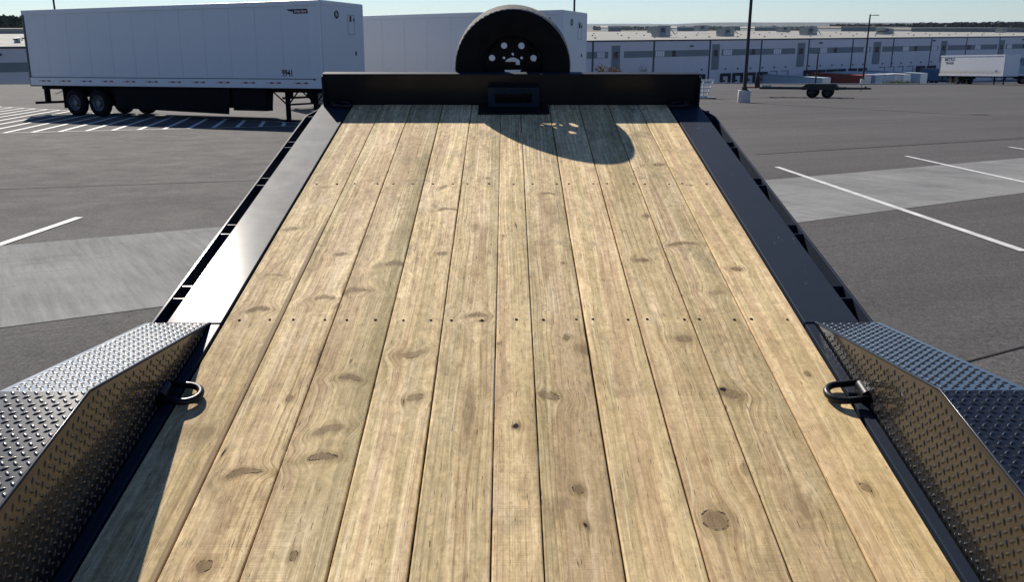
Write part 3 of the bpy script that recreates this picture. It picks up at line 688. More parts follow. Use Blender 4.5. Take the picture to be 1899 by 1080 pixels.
# ================================================================== SEMI TRAILERS
def semi(name, nx, ny, dirv, length, label, number=None, detail=True, body='white', group=None, npan=12, top=4.02, emb=True, metro=None, skirt=True, gz_=None):
    """origin: ground under the near rear corner; x runs to the front, y away from the viewer"""
    z = gz_ if gz_ is not None else lot_z(nx, ny)
    nrm = (0, .045, 1) if gz_ is None else (0, 0, 1)
    T = empty(name, basis((nx, ny, z), (dirv[0], dirv[1], 0), nrm), label, 'trailer', group)
    Wd = 2.6; L = length; bot = 1.16; bm_ = M[body]
    fr = .36
    MB().box((.05, .06, bot + .02), (L - .06, Wd - .06, top - .05)).obj('cargo_box', bm_, T)
    pw = (L - .12 - .42) / npan
    pan = MB().box((.004, 0, 0), (pw - .004, .03, top - .17 - (bot + .30))).mesh('side_panel', bm_)
    for k in range(npan):
        link('side_panel', pan, T, Matrix.Translation((.10 + k * pw, .028, bot + .30)))
    MB().box((.10, .052, bot + .3), (L - .44, .0595, top - .17)).obj('panel_joint', M['joint'], T)
    MB().box((.08, Wd - .059, bot + .3), (L - .3, Wd - .03, top - .17)).obj('far_side', bm_, T)
    MB().box((0, .0, top - .168), (L - .02, .055, top)).obj('top_rail', M['white_rail'], T, bevel=.012)
    MB().box((0, Wd - .055, top - .168), (L - .02, Wd, top)).obj('top_rail', M['white_rail'], T, bevel=.012)
    MB().box((.01, .0555, top - .03), (L - .02, Wd - .0555, top + .006)).obj('roof', bm_, T)
    rl = MB().box((0, .0, bot), (L - .02, .055, bot + .298)).obj('bottom_rail', M['white_rail'], T, bevel=.006)
    MB().box((0, Wd - .055, bot), (L - .02, Wd, bot + .298)).obj('bottom_rail', M['white_rail'], T)
    MB().box((L - .44, .022, bot + .299), (L - .04, .055, top - .169)).obj('corner_panel', M['white_rail'], T)
    b = MB(); b.tube([(L - .05, .05, bot), (L - .05, .05, top - .01)], .06, 12); b.obj('corner_post', M['white_rail'], T, smooth='auto')
    b = MB(); b.tube([(L - .05, Wd - .05, bot), (L - .05, Wd - .05, top - .01)], .06, 12); b.obj('corner_post', M['white_rail'], T, smooth='auto')
    MB().box((L - .055, .11, bot), (L - .004, Wd - .11, top - .13)).obj('front_wall', bm_, T)
    MB().box((L - .055, .11, top - .129), (L + .004, Wd - .11, top + .004)).obj('front_header', M['white_rail'], T, bevel=.01)
    MB().box((-.005, .0, bot - .04), (.045, .10, top)).obj('rear_post', M['alu'], T)
    MB().box((-.005, Wd - .1, bot - .04), (.045, Wd, top)).obj('rear_post', M['alu'], T)
    for y0, y1 in ((.105, 1.297), (1.303, Wd - .105)): MB().box((.0, y0, bot + .02), (.045, y1, top - .12)).obj('rear_door', bm_, T)
    # reflective tape, a red and a pale block at a time
    if detail:
        for k in range(12):
            x = L - .75 - k * (L - 1.1) / 11.6
            for q_, (dx, mm) in enumerate(((0, 'red_refl'), (-.32, 'red_refl'), (-.16, 'white_refl'), (-.48, 'white_refl'))):
                MB().box((x + dx, -.004, bot + .15), (x + dx + .15, -.001, bot + .20)).obj('reflector', M[mm], rl)
        b = MB(); b.tube([(.12, .0, bot + .31), (L - .34, .0, bot + .31)], .014, 6); b.obj('rub_moulding', M['alu'], T)
        MB().box((L - .36, -.006, bot + .27), (L - .28, .02, bot + .33)).obj('moulding_end', M['band_dark'], T)
    # running gear
    def wheel(x, y, s):
        wh = bpy.data.objects.new('wheel', None); COL.objects.link(wh); wh.parent = T; c = Vector((x, y, .51))
        b = MB(); b.lathe([(.29, -.12), (.36, -.14), (.47, -.13), (.51, -.10), (.515, 0), (.51, .1), (.47, .13), (.36, .14), (.29, .12)], c, 1, 28); b.obj('tyre', M['tyre'], wh, smooth=True)
        f_ = -s
        b = MB(); b.lathe([(0, f_ * .10), (.10, f_ * .10), (.12, f_ * .02), (.2, f_ * .0), (.25, f_ * .02), (.285, f_ * .125), (.30, f_ * .13), (.30, f_ * .11)], c, 1, 24); b.obj('rim', M['alu'], wh, smooth='auto')
        b = MB()
        for k in range(8):
            an = k * math.pi / 4; b.lathe([(.0, f_ * .03), (.022, f_ * .03), (.022, 0)], c + Vector((.15 * math.cos(an), 0, .15 * math.sin(an))), 1, 6)
        tag(b.obj('wheel_nuts', M['under'], wh), kind='stuff')
    xa = 2.35
    for x in (xa, xa + 1.26):
        for y, s in ((.16, 1), (Wd - .16, -1)): wheel(x, y, s)
        b = MB(); b.tube([(x, .2, .51), (x, Wd - .2, .51)], .07, 8); b.obj('axle', M['under'], T)
    MB().box((xa - 1.1, .5, .72), (xa + 2.6, Wd - .5, 1.0)).obj('bogie_frame', M['under'], T)
    for y in (.08, Wd - .5): MB().box((xa - .66, y, .28), (xa - .64, y + .42, 1.1)).obj('mud_flap', M['under'], T)
    MB().box((.02, .5, 1.0), (L - .2, .62, 1.155)).obj('chassis_beam', M['under'], T)
    MB().box((.02, Wd - .62, 1.0), (L - .2, Wd - .5, 1.155)).obj('chassis_beam', M['under'], T)
    MB().box((.05, .05, 1.12), (L - .1, Wd - .05, 1.158)).obj('floor', M['under'], T)
    MB().box((.03, .1, .42), (.13, Wd - .1, .52)).obj('underride_guard', M['under'], T)
    for y in (.55, Wd - .75): MB().box((.04, y, .521), (.16, y + .2, 1.15)).obj('guard_post', M['under'], T)
    if skirt:
        b = MB(); b.prism([(xa + 2.0, 1.155), (xa + 2.2, .34), (L - 4.2, .22), (L - 4.1, 1.155)], 1, .09, .11); b.obj('side_skirt', M['under'], T)
        b = MB(); b.prism([(xa + 2.0, 1.155), (xa + 2.2, .34), (L - 4.2, .30), (L - 4.1, 1.155)], 1, Wd - .11, Wd - .09); b.obj('side_skirt', M['under'], T)
        MB().box((L - 4.0, .12, .36), (L - 2.55, .5, 1.1)).obj('tool_box', M['under'], T)
    xl = L - 1.95
    for y in (.45, Wd - .55):
        MB().box((xl, y, .03), (xl + .13, y + .12, 1.15)).obj('landing_leg', M['under'], T)
        MB().box((xl - .08, y - .06, .0), (xl + .22, y + .18, .03)).obj('landing_foot', M['under'], T)
        for q_ in (-.75, .55):
            b = MB(); b.tube([(xl + .06, y + .06, .55), (xl + .06 + q_, y + .06, 1.12)], .025, 6); b.obj('leg_brace', M['under'], T)
    MB().box((xl + .04, .571, .55), (xl + .10, Wd - .551, .61)).obj('leg_crossbar', M['under'], T)
    if number:
        o = link('fleet_number', text_mesh('fleet_number', number, .30, M['ink'], .001, 0, .80), T, Matrix.Translation((L - 1.45, .024, bot + .50)) @ Matrix.Rotation(math.pi / 2, 4, 'X'))
    if emb:
        b = MB(); b.prism([(L - 1.34, top - .27), (L - .50, top - .27), (L - .46, top - .42), (L - 1.06, top - .42), (L - 1.08, top - .35), (L - 1.22, top - .34)], 1, .018, .0215); b.obj('maker_badge', M['maroon'], T)
        link('maker_lettering', text_mesh('maker_lettering', 'Great Dane', .115, M['badge_txt'], .001, .3, .9), T, Matrix.Translation((L - .78, .0165, top - .345)) @ Matrix.Rotation(math.pi / 2, 4, 'X'))
        RF = Matrix.Rotation(math.pi / 2, 4, 'Z') @ Matrix.Rotation(math.pi / 2, 4, 'X')
        b = MB(); b.lathe([(0, .004), (.135, .004), (.135, 0)], (L - .003, .98, top - .42), 0, 28); b.obj('round_emblem', M['ink'], T)
        link('emblem_letter', text_mesh('emblem_letter', 'h', .22, M['badge_txt'], .001), T, Matrix.Translation((L + .004, .98, top - .41)) @ RF)
    if detail:
        y0 = 1.62
        for a, c in (((L - .003, y0, top - 1.05), (L + .004, y0 + .42, top - 1.03)), ((L - .003, y0, top - .40), (L + .004, y0 + .42, top - .38)), ((L - .003, y0, top - 1.029), (L + .004, y0 + .018, top - .401)), ((L - .003, y0 + .402, top - 1.029), (L + .004, y0 + .42, top - .401))):
            MB().box(a, c).obj('document_frame', M['joint'], T)
        MB().box((L - .003, y0 + .14, top - .62), (L + .03, y0 + .19, top - .42)).obj('latch', M['ink'], T)
        MB().box((L - .003, y0 + .36, top - .60), (L + .02, y0 + .40, top - .50)).obj('latch', M['ink'], T)
        MB().box((L - .003, 2.02, top - 1.75), (L + .02, 2.07, top - 1.62)).obj('marker_lamp', M['ink'], T)
        MB().box((L - .003, 2.02, top - 2.75), (L + .08, 2.2, top - 2.45)).obj('connector_box', M['galv'], T)
        MB().box((L - .003, 1.8, top - 2.56), (L + .05, 2.019, top - 2.53)).obj('connector_arm', M['ink'], T)
        MB().box((L - .003, 2.26, top - 2.68), (L + .003, 2.37, top - 2.56)).obj('warning_sticker', M['red_refl'], T)
    if metro:
        for (x, zz, bdy, sz, mm) in metro:
            link('side_lettering', text_mesh('side_lettering', bdy, sz, M[mm], .002), T, Matrix.Translation((x, .022, zz)) @ Matrix.Rotation(math.pi / 2, 4, 'X'))
    return T
d1 = Vector((.908, -.418)).normalized()
semi('semi_trailer', -19.10, 36.35, d1, 14.2, 'white box semi trailer numbered 9941 parked over the hatched lines at left', '9941')
d2 = Vector((.89, -.453)).normalized(); p2 = Vector((2.12, 35.5)) - d2 * 14.2
semi('semi_trailer', p2.x, p2.y, d2, 14.2, 'white box semi trailer standing behind the spare wheel, partly hidden by it', None)
semi('semi_trailer', 63.9, 134.2, Vector((.28, -.96)), 11.9, 'weathered white trailer with rusty lower edge at the far right of the lot', None, False, 'old_white', None, 14, emb=False, metro=[(1.9, 3.45, 'METRO', .62, 'blue_ink'), (1.9, 2.95, 'TRAILER', .44, 'blue_ink'), (10.6, 1.85, '48', .35, 'blue_ink')], skirt=False)
semi('semi_trailer', 73.5, 133.5, Vector((.93, -.37)), 14.2, 'white trailer with bluish shade painted into its colour, cut off by the right edge, next to the weathered one', None, False, 'pale_box', None, 14, emb=False, metro=[(2.6, 3.3, 'METRO', .8, 'blue_ink'), (2.6, 2.75, 'TRAILER', .5, 'blue_ink'), (6.3, 3.1, 'METRO', .8, 'blue_ink')], skirt=False)  # white trailer; the pale blue body colour paints in its shaded side

# ================================================================== CAR HAULER
def hauler():
    cx, cy = 20.05, 57.7; z = lot_z(cx, cy)
    d = Vector((.93, -.36))
    T = empty('car_hauler', basis((cx, cy, z), (d.x, d.y, 0), (0, .045, 1)), 'low black twin-axle car trailer standing empty right of the lamp post', 'trailer')
    for y in (-.95, .95): MB().box((-3.7, y - .06, .52), (1.5, y + .06, .66)).obj('side_beam', M['black'], T)
    for k in range(8): MB().box((-3.6 + k * .70, -.889, .53), (-3.52 + k * .70, .889, .63)).obj('cross_member', M['black'], T)
    for y0 in (-.85, .35): MB().box((-3.7, y0, .635), (1.4, y0 + .5, .648)).obj('deck_plate', M['black'], T)
    b = MB(); b.prism([(1.5, -.9), (1.5, -.76), (3.0, .06), (3.0, -.06)], 2, .53, .64); b.obj('tongue', M['black'], T)
    b = MB(); b.prism([(1.5, .76), (1.5, .9), (2.95, .12), (2.95, .061)], 2, .53, .64); b.obj('tongue', M['black'], T)
    MB().box((2.6, -.1, .641), (2.72, .1, .72)).obj('coupler', M['ring'], T)
    b = MB(); b.tube([(2.4, .0, .42), (2.4, 0, .82)], .03, 8); b.obj('jack', M['galv'], T)
    for y in (-1.16, 1.16):
        for x in (-.45, .45):
            b = MB(); b.lathe([(.19, -.1), (.25, -.11), (.34, -.1), (.36, 0), (.34, .1), (.25, .11), (.19, .1)], (x, y, .36), 1, 24); o = b.obj('wheel', M['tyre'], T, smooth=True)
            b = MB(); b.lathe([(0, -.06), (.1, -.05), (.19, -.09), (.19, .09), (.1, .03), (0, .03)], (x, y, .36), 1, 16); b.obj('rim', M['black'], o)
        b = MB(); b.prism([(-1.15, .62), (-.85, .86), (.85, .86), (1.15, .62), (1.08, .60), (.82, .82), (-.82, .82), (-1.08, .60)], 1, y - .13, y + .13); b.obj('fender', M['black'], T)
        b = MB(); b.prism([(-1.12, .50), (-.83, .85), (.83, .85), (1.12, .50)], 1, y - .015 - (.1 if y < 0 else -.1), y + .015 - (.1 if y < 0 else -.1)); b.obj('fender_side', M['black'], T)
    b = MB(); b.prism([(-4.0, .56), (-3.7, .66), (-3.72, 1.30), (-3.82, 1.42), (-3.95, 1.30), (-4.02, .8)], 1, -.9, -.78); b.obj('folded_ramp', M['black'], T)
    MB().box((-3.55, -.9, .665), (-3.0, -.6, .78)).obj('tool_tray', M['galv'], T)
    MB().box((-4.7, -.06, .56), (-3.75, .06, .64)).obj('rear_bar', M['orange'], T)
hauler()

# ================================================================== WHITE RACK behind the board's right end
def rack():
    px0, px1 = 1296, 1324; Y = 55.5
    a = at_y(1296, 180, Y); c = at_y(1323, 180, Y); z = lot_z(a.x, Y)
    x0, x1 = a.x, c.x
    T = empty('ramp_gate', Matrix.Translation(((x0 + x1) / 2, Y, z)), 'white slatted loading ramp propped up beyond the right end of the front board', 'ramp')
    h0 = at_y(1310, 178, Y).z - z; h1 = at_y(1310, 149, Y).z - z
    w = (x1 - x0) / 2; hh = h1 - h0
    for k in range(5):
        f = k / 4; zc = h0 + hh * f; ww = w * (.55 + .45 * f)
        MB().box((-w, -.04, zc - .05), (-w + 2 * ww, .04, zc + .05)).obj('slat', M['white_rail'], T)
    MB().box((-w + .2, -.05, h0 + .05), (-w + .28, .05, h1)).obj('upright', M['white_rail'], T)
    b = MB(); b.prism([(.08 * w, h0), (.22 * w, h0), (1.0 * w, h1), (.86 * w, h1)], 1, .041, .09); b.obj('upright', M['white_rail'], T)
    MB().box((-w - .6, -.05, 0), (-w - .5, .05, h1)).obj('upright', M['white_rail'], T)
    MB().box((-w - .5, -.3, h0 - .12), (-w + 1.0, .3, h0 - .06)).obj('base_frame', M['alu'], T)
    for x in (-w - .45, -w + .9): MB().box((x, -.04, 0), (x + .06, .04, h0 - .12)).obj('leg', M['alu'], T)
rack()

# ================================================================== STREET LAMPS
def lamp(x, y, z, h, label, arm=1, block=True, r=.085, aim=0):
    T = empty('street_lamp', Matrix.Translation((x, y, z)), label, 'street lamp', 'lamp posts on the lot')
    o = .0
    if block: b = MB(); b.tube([(0, 0, -.1), (0, 0, .66)], .34, 20); b.obj('footing', M['conc_block'], T, smooth='auto', bevel=.012); o = .66
    MB().box((-.2, -.2, o), (.2, .2, o + .03)).obj('base_plate', M['pole'], T)
    b = MB(); b.tube([(0, 0, o + .03), (0, 0, o + .2)], .15, 12); b.obj('base_cover', M['pole'], T)
    b = MB(); b.tube([(0, 0, o + .03), (0, 0, h)], [r * 1.15, r * .8], 12); b.obj('pole', M['pole'], T, smooth='auto')
    if arm:
        ca, sa = math.cos(aim), math.sin(aim)
        b = MB(); b.tube([(0, 0, h - .15), (.5 * ca, .5 * sa, h - .12)], .04, 8); b.obj('arm', M['pole'], T)
        Mx = Matrix.Rotation(aim, 4, 'Z'); b = MB(); b.box((.45, -.2, h - .17), (1.15, .2, h - .06), Mx); b.obj('lamp_head', M['pole'], T)
p = Vector((12.96, 49.3)); lamp(p.x, p.y, lot_z(*p), 9.6, 'dark lamp post on a round pale concrete footing beside the low black trailer')
e1 = Vector((49.6, 126.2)); zt = at_y(1617, 26, e1.y).z
lamp(e1.x, e1.y, lot_z(*e1), zt - lot_z(*e1), 'lamp post at the lot edge in front of the warehouse, its arm pointing right', 1, True, .12, 0)
q3 = at_y(1508, 150, 150); zt = at_y(1517, 97, 150).z
lamp(q3.x + .4, 150, COURT, zt - COURT, 'short dark lamp post standing at the red container by the docks', 1, False, .14, math.pi)
q4 = at_y(101, 14, 78); lamp(q4.x, 78, lot_z(q4.x, 78), 9.6, 'lamp post rising behind the roof of the trailer numbered 9941', 1)
q5 = at_y(1065, 18, 72); lamp(q5.x, 72, lot_z(q5.x, 72), 9.6, 'lamp post rising behind the trailer with the spare wheel in front', 1)

# ================================================================== WAREHOUSE
BW = 15.2
WM = Matrix(((WD.x, -WN.x, 0, WO.x), (WD.y, -WN.y, 0, WO.y), (0, 0, 1, 0), (0, 0, 0, 1)))   # x along wall, y into building
WH = empty('warehouse', WM, 'long pale distribution warehouse with grey window band and loading docks', 'building')
ZT = -2.78; K0, K1 = -10, 16
for k in range(K0, K1):
    pn = MB().box((k * BW + .25, 0, COURT), ((k + 1) * BW - .25, .4, ZT - .28)).obj('wall_panel', M['wall'], WH)
    MB().box((k * BW - .249, .05, COURT), (k * BW + .249, .35, ZT - .28)).obj('panel_joint', M['band_dark'], WH)
MB().box((K0 * BW, -.12, ZT - .279), (K1 * BW, .5, ZT)).obj('roof_edge', M['band_dark'], WH)
b = MB().add([(K0 * BW, .5, ZT - .02), (K1 * BW, .5, ZT - .02), (K1 * BW, 60, ZT + .25), (K0 * BW, 60, ZT + .25), (K1 * BW, 175, ZT + .1), (K0 * BW, 175, ZT + .1), (K0 * BW, 175, COURT), (K1 * BW, 175, COURT)],
             [(0, 1, 2, 3), (3, 2, 4, 5), (5, 4, 7, 6)]); b.obj('roof', M['roof'], WH)
MB().box((K0 * BW, .5, COURT), (K0 * BW + .4, 174, ZT - .03)).obj('end_wall', M['wall'], WH)
MB().box((K1 * BW - .4, .5, COURT), (K1 * BW, 174, ZT - .03)).obj('end_wall', M['wall'], WH)
def zrng(t, b_): return b_, t
def strip(px0, px1, z0, z1, name, m, pr=.02, parent=None):
    a, c = wall_s(px0), wall_s(px1)
    return MB().box((a, -pr, z0), (c, -.001, z1)).obj(name, M[m], parent or WH)
zb0, zb1 = -6.12, -4.86
def band(px0, px1):
    a, c = wall_s(px0), wall_s(px1)
    # split at panel joints so that each piece sits on its own panel
    k = math.floor(a / BW)
    while a < c:
        e = min(c, (k + 1) * BW - .25); st = max(a, k * BW + .25)
        if e > st + .05: MB().box((st, -.03, zb0), (e, -.001, zb1)).obj('wall_band', M['band'], WH)
        a = (k + 1) * BW; k += 1
def window(px0, px1, n, m='pane', z0=zb0 + .03, z1=zb1 - .03, pr=.05):
    a, c = wall_s(px0), wall_s(px1)
    T = MB().box((a, -pr, z0), (c, -.031, z1)).obj('window', M['band_dark'] if m != 'pane' else M['band'], WH)
    w = (c - a) / n
    for k in range(n): MB().box((a + k * w + .06, -pr - .02, z0 + .06), (a + (k + 1) * w - .06, -pr - .001, z1 - .06)).obj('pane', M[m], T)
def tall(px0, px1, full=False, low=-8.95):
    a, c = wall_s(px0), wall_s(px1)
    T = MB().box((a, -.03, COURT + .5 if full else low), (c, -.001, -3.78)).obj('tall_panel', M['band'], WH)
    m = (a + c) / 2; w = (c - a) * .27
    MB().box((m - w, -.05, -6.2), (m + w, -.031, -4.95)).obj('pane', M['pane_dark'], T)
band(1085, 1128); window(1107, 1121, 4); tall(1134, 1150, True); band(1157, 1314); window(1215, 1232, 4); window(1246, 1253, 1, 'pane_dark')
tall(1320, 1334); band(1338, 1474); window(1341, 1357, 4); window(1393, 1400, 1, 'pane_dark'); window(1434, 1448, 4); tall(1478, 1492)
band(1498, 1613.5); window(1520, 1533, 4); window(1545, 1551, 1, 'pane_dark'); window(1600, 1611, 3); tall(1618, 1632)
band(1635, 1738); window(1673, 1684, 3); window(1694, 1700, 1, 'pane_dark'); window(1726, 1736, 3); tall(1743, 1754)
band(1756, 1847); window(1792, 1798, 1, 'pane_dark'); window(1806, 1816, 4); tall(1850, 1860)
band(1863, 1960); window(1865, 1874, 3); window(1894, 1899, 1, 'pane_dark')
band(-80, 60); band(100, 240); band(300, 700); band(740, 1060)
# downlights and small wall lamps
for px, py in ((1281, 85), (1519, 79), (1728, 75), (1893, 73), (-2, 101)):
    s_ = wall_s(px); z = at_y(px, py, (WO + WD * s_).y).z
    MB().box((s_ - .3, -.5, z - .12), (s_ + .3, -.001, z + .12)).obj('wall_lamp', M['seal'], WH)
# dock doors
def dock(px0, px1, seal=True):
    a, c = wall_s(px0), wall_s(px1); top_ = -9.75; fl = COURT + 1.25
    if seal:
        T = bpy.data.objects.new('dock_door', None); COL.objects.link(T); T.parent = WH
        MB().box((a, -.45, fl - .2), (a + .5, -.001, top_)).obj('dock_seal', M['seal'], T); MB().box((c - .5, -.45, fl - .2), (c, -.001, top_)).obj('dock_seal', M['seal'], T)
        MB().box((a + .501, -.45, top_ - .6), (c - .501, -.001, top_)).obj('dock_seal', M['seal'], T)
        MB().box((a + .501, -.06, fl), (c - .501, -.001, top_ - .601)).obj('door_leaf', M['dock_white'], T)
        MB().box((a + .9, -.1, fl + 1.5), (a + 1.5, -.061, fl + 1.9)).obj('door_window', M['pane_dark'], T)
        MB().box((a + .6, -.5, fl - .3), (c - .6, -.07, fl - .001)).obj('dock_leveller', M['seal'], T)
    else:
        T = MB().box((a, -.05, fl), (c, -.001, top_ + .1)).obj('dock_door', M['dock_white'], WH)
        MB().box((a, -.09, top_ - .05), (c, -.051, top_ + .1)).obj('door_frame', M['band_dark'], T)
        MB().box((c - .2, -.09, fl), (c, -.051, top_ - .051)).obj('door_frame', M['band_dark'], T)
    m = (a + c) / 2; MB().box((m - .15, -.2, top_ + .75), (m + .15, -.001, top_ + 1.05)).obj('wall_lamp', M['band_dark'], WH)
for a, c in ((1297, 1308), (1338, 1355.5), (1361, 1378.5), (1384.5, 1401.5), (1407, 1424), (1493, 1511), (1514, 1531.5), (1536, 1552.5), (1556, 1569.5), (1576.5, 1589.5), (1595, 1608.5), (1702, 1716), (1722, 1736)): dock(a, c)
for a, c in ((1431, 1444), (1452, 1464.5), (1632.5, 1643.5), (1649.5, 1661), (1667, 1678), (1685, 1696)): dock(a, c, False)
# dock court paving
b = MB(); tl = [K0 * BW + 2, K1 * BW - 2]
pts = [WO + WD * tl[0] + WN * .1, WO + WD * tl[1] + WN * .1, WO + WD * tl[1] + WN * 50, WO + WD * tl[0] + WN * 12]
b.add([(p_.x, p_.y, COURT + .01) for p_ in pts], [(0, 1, 2, 3)]); o = b.obj('dock_court', M['concrete']); tag(o, kind='structure')
if o.data.polygons[0].normal.z < 0: o.data.flip_normals()
# small roof vents in rows
vent = MB().box((-.15, -.15, 0), (.15, .15, .28)).mesh('roof_vent', M['galv'])
for rowd, z in ((16, ZT + .06), (42, ZT + .17), (80, ZT + .22)):
    for k in range(24):
        s_ = 2 + k * 8.4 + (k * 37 % 5) * .35 + rowd * .1
        if s_ < K1 * BW - 8: link('roof_vent', vent, WH, Matrix.Translation((s_, rowd, z)))
# roof-top units
def hvac(px0, px1, py0, py1, Y, label, slope=False, duct=0):
    a = at_y(px0, py1, Y); c = at_y(px1, py0, Y); z0 = a.z; z1 = c.z
    T = empty('rooftop_unit', basis((a.x, Y, z0), (WD.x, WD.y, 0), (0, 0, 1)), label, 'rooftop unit', 'units on the warehouse roof')
    w = (c.x - a.x) * 1.0; h = z1 - z0; d = 3.0
    if slope: b = MB(); b.prism([(0, h), (w, h * .8), (w, 0), (w * .25, 0), (0, h * .6)], 1, 0, d); b.obj('casing', M['hvac'], T)
    else: MB().box((0, 0, .25), (w * .55, d, h * .92)).obj('casing', M['hvac'], T); MB().box((w * .551, .2, .3), (w, d - .2, h)).obj('intake_hood', M['galv'], T)
    MB().box((.1, .1, -.4), (w - .1, d - .1, .249)).obj('plinth', M['galv'], T)
    MB().box((w * .1, -.03, h * .35), (w * .45, -.001, h * .75)).obj('louvre', M['band_dark'], T)
    if duct:
        b = MB(); b.tube([(w + .2, 1, .1), (w + .2, 1, h * .9), (w + 2.2, 1, .1)], .12, 6); b.obj('roof_ladder', M['galv'], T)
hvac(1223, 1252, 47, 65, 212, 'largest grey unit on the warehouse roof, a pipe leaning on its right', duct=1)
hvac(1212, 1226, 49, 58, 262, 'dark unit just behind the largest one on the warehouse roof')
hvac(1344, 1371, 52, 64, 226, 'grey unit on the roof left of the tall lamp post', duct=1)
hvac(1298, 1321, 46.5, 55, 300, 'green-grey unit set far back on the roof between the two nearer ones')
hvac(1452, 1474, 49, 57, 300, 'small unit far back on the roof right of the tall lamp post')
hvac(1498, 1527, 50, 62, 247, 'boxy unit with a pipe on the roof above the low black trailer', duct=1)
hvac(1640, 1669, 51, 61, 262, 'wedge-shaped grey unit on the roof right of the lamp with an arm', slope=True)
hvac(1861, 1873, 51.5, 58, 310, 'tan box on the roof above the white trailer cut off at right')
hvac(27, 37, 70, 77, 140, 'low grey box and pipe on the roof at the left edge', duct=1)

# trailers and containers backed up to the docks (local frame of the wall, nose towards the lot)
def docked(px, length, mat, label, cat='trailer', top_=4.05, w=2.55, name='docked_trailer', face=None, ribs=0):
    s_ = wall_s(px); o2 = WO + WD * s_ + WN * .6
    T = empty(name, basis((o2.x, o2.y, COURT), (WN.x, WN.y, 0), (0, 0, 1)), label, cat)
    L = length
    MB().box((0, 0, 1.2), (L, w, top_)).obj('cargo_box', M[mat], T, bevel=.02)
    for y in (-.03, w + .0005): MB().box((.1, y, top_ - .18), (L - .1, y + .0295, top_ - .02)).obj('top_rail', M['galv'] if mat != 'red_box' else M[mat], T)
    if ribs:
        rib = MB().box((0, -.05, 0), (.12, -.001, top_ - 1.6)).mesh('corrugation', M[mat])
        for k in range(ribs): link('corrugation', rib, T, Matrix.Translation((.3 + k * (L - .7) / ribs, w * 0 , 1.3)))
        rb = MB().box((0, w + .001, 0), (.12, w + .05, top_ - 1.6)).mesh('corrugation', M[mat])
        for k in range(ribs): link('corrugation', rb, T, Matrix.Translation((.3 + k * (L - .7) / ribs, 0, 1.3)))
    MB().box((L + .001, .05, 1.25), (L + .04, w - .05, top_ - .05)).obj('front_wall', M[face or mat], T)
    MB().box((0, .5, .95), (L, w - .5, 1.199)).obj('chassis_beam', M['under'], T)
    for x in (2.0, 3.25):
        for y in (.15, w - .15):
            b = MB(); b.lathe([(0, -.1), (.28, -.1), (.3, -.13), (.5, -.1), (.5, .1), (.3, .13), (.28, .1), (0, .1)], (x, y, .5), 1, 18); b.obj('wheel', M['tyre'], T, smooth='auto')
    for y in (.4, w - .5): MB().box((L - 2.2, y, 0), (L - 2.08, y + .1, .95)).obj('landing_leg', M['under'], T)
    return T
T = docked(1413, 16.0, 'pale_box', 'pale blue semi trailer backed to a dock, left of the red container', face='dock_white')
link('side_lettering', text_mesh('side_lettering', 'XTRA', .7, M['galv'], .002), T, Matrix.Translation((12.5, 2.6, 2.9)) @ Matrix.Rotation(math.pi, 4, 'Z') @ Matrix.Rotation(math.pi / 2, 4, 'X')) if False else None
docked(1499, 14.6, 'red_box', 'rust red shipping container on a chassis at the warehouse docks', 'container', name='shipping_container', face='dock_white', ribs=26)
docked(1521, 14.6, 'pale_box', 'white-fronted trailer first to the right of the red container')
docked(1542, 14.6, 'white', 'white trailer second to the right of the red container', face='pale_box')
docked(1562, 16.0, 'white', 'white trailer third to the right of the red container, nearest the weeds')
docked(1597, 15.5, 'pale_box', 'pale trailer backed to the dock behind the weeds', face='white')
docked(1706, 9.5, 'blue_box', 'blue box body at a black dock shelter left of the weathered white trailer', 'truck body')

# ================================================================== FURTHER BUILDINGS, TREES, HILLS
def farbox(px0, px1, py0, py1, Y, label, m='roof2', d=40):
    a = at_y(px0, py1, Y); c = at_y(px1, py0, Y)
    T = empty('distant_building', Matrix.Translation((a.x, Y, -15)), label, 'building', 'low buildings beyond the warehouse')
    w = c.x - a.x; h = c.z + 15
    MB().box((0, 0, 0), (w, d, h - .9)).obj('wall', M['band'], T); MB().box((-.3, -.3, h - .899), (w + .3, d + .3, h)).obj('roof', M[m], T)
farbox(1128, 1152, 47.5, 53, 520, 'small pale-roofed building on the skyline just right of the second trailer')
farbox(1256, 1300, 48.5, 54, 560, 'low building on the skyline behind the rooftop units')
farbox(1400, 1440, 49, 54, 640, 'low building on the skyline right of the tall lamp post')
farbox(1560, 1685, 48.5, 54, 520, 'long white-roofed building in front of the bare woods', 'roof')
farbox(1690, 1899, 51, 57, 430, 'long white-roofed building beyond the right part of the warehouse', 'roof')
farbox(-200, 34, 52.5, 56, 330, 'low roof on the skyline below the dark trees at left', 'roof')

def mass(name, px0, px1, topf, Y, m, n, size, depth, label=None, cat=None):
    V = []; F = []; r = random.Random(int(px0) + 5)
    for k in range(n):
        px = r.uniform(px0, px1); top_y = topf(px); P = at_y(px, top_y, Y); zb = -15
        z = P.z - (P.z - zb) * (r.random() ** 2.0) * .95; y = Y + r.uniform(0, depth); s = size * r.uniform(.5, 1.3)
        x = P.x * y / Y
        a = Vector((r.gauss(0, 1), r.gauss(0, 1), r.gauss(0, 1))).normalized(); b_ = a.orthogonal().normalized(); c_ = a.cross(b_)
        o = len(V); ctr = Vector((x, y, z))
        for q_ in range(5):
            an = 2 * math.pi * q_ / 5; rr = s * r.uniform(.6, 1.1); V.append(tuple(ctr + (b_ * math.cos(an) + c_ * math.sin(an)) * rr))
        F.append((o, o + 1, o + 2, o + 3, o + 4))
    mb = MB(); mb.v = V; mb.f = F; me = bpy.data.meshes.new(name); me.from_pydata(V, [], F); me.materials.append(M[m])
    o = link(name, me); tag(o, label, cat, kind='stuff'); return o
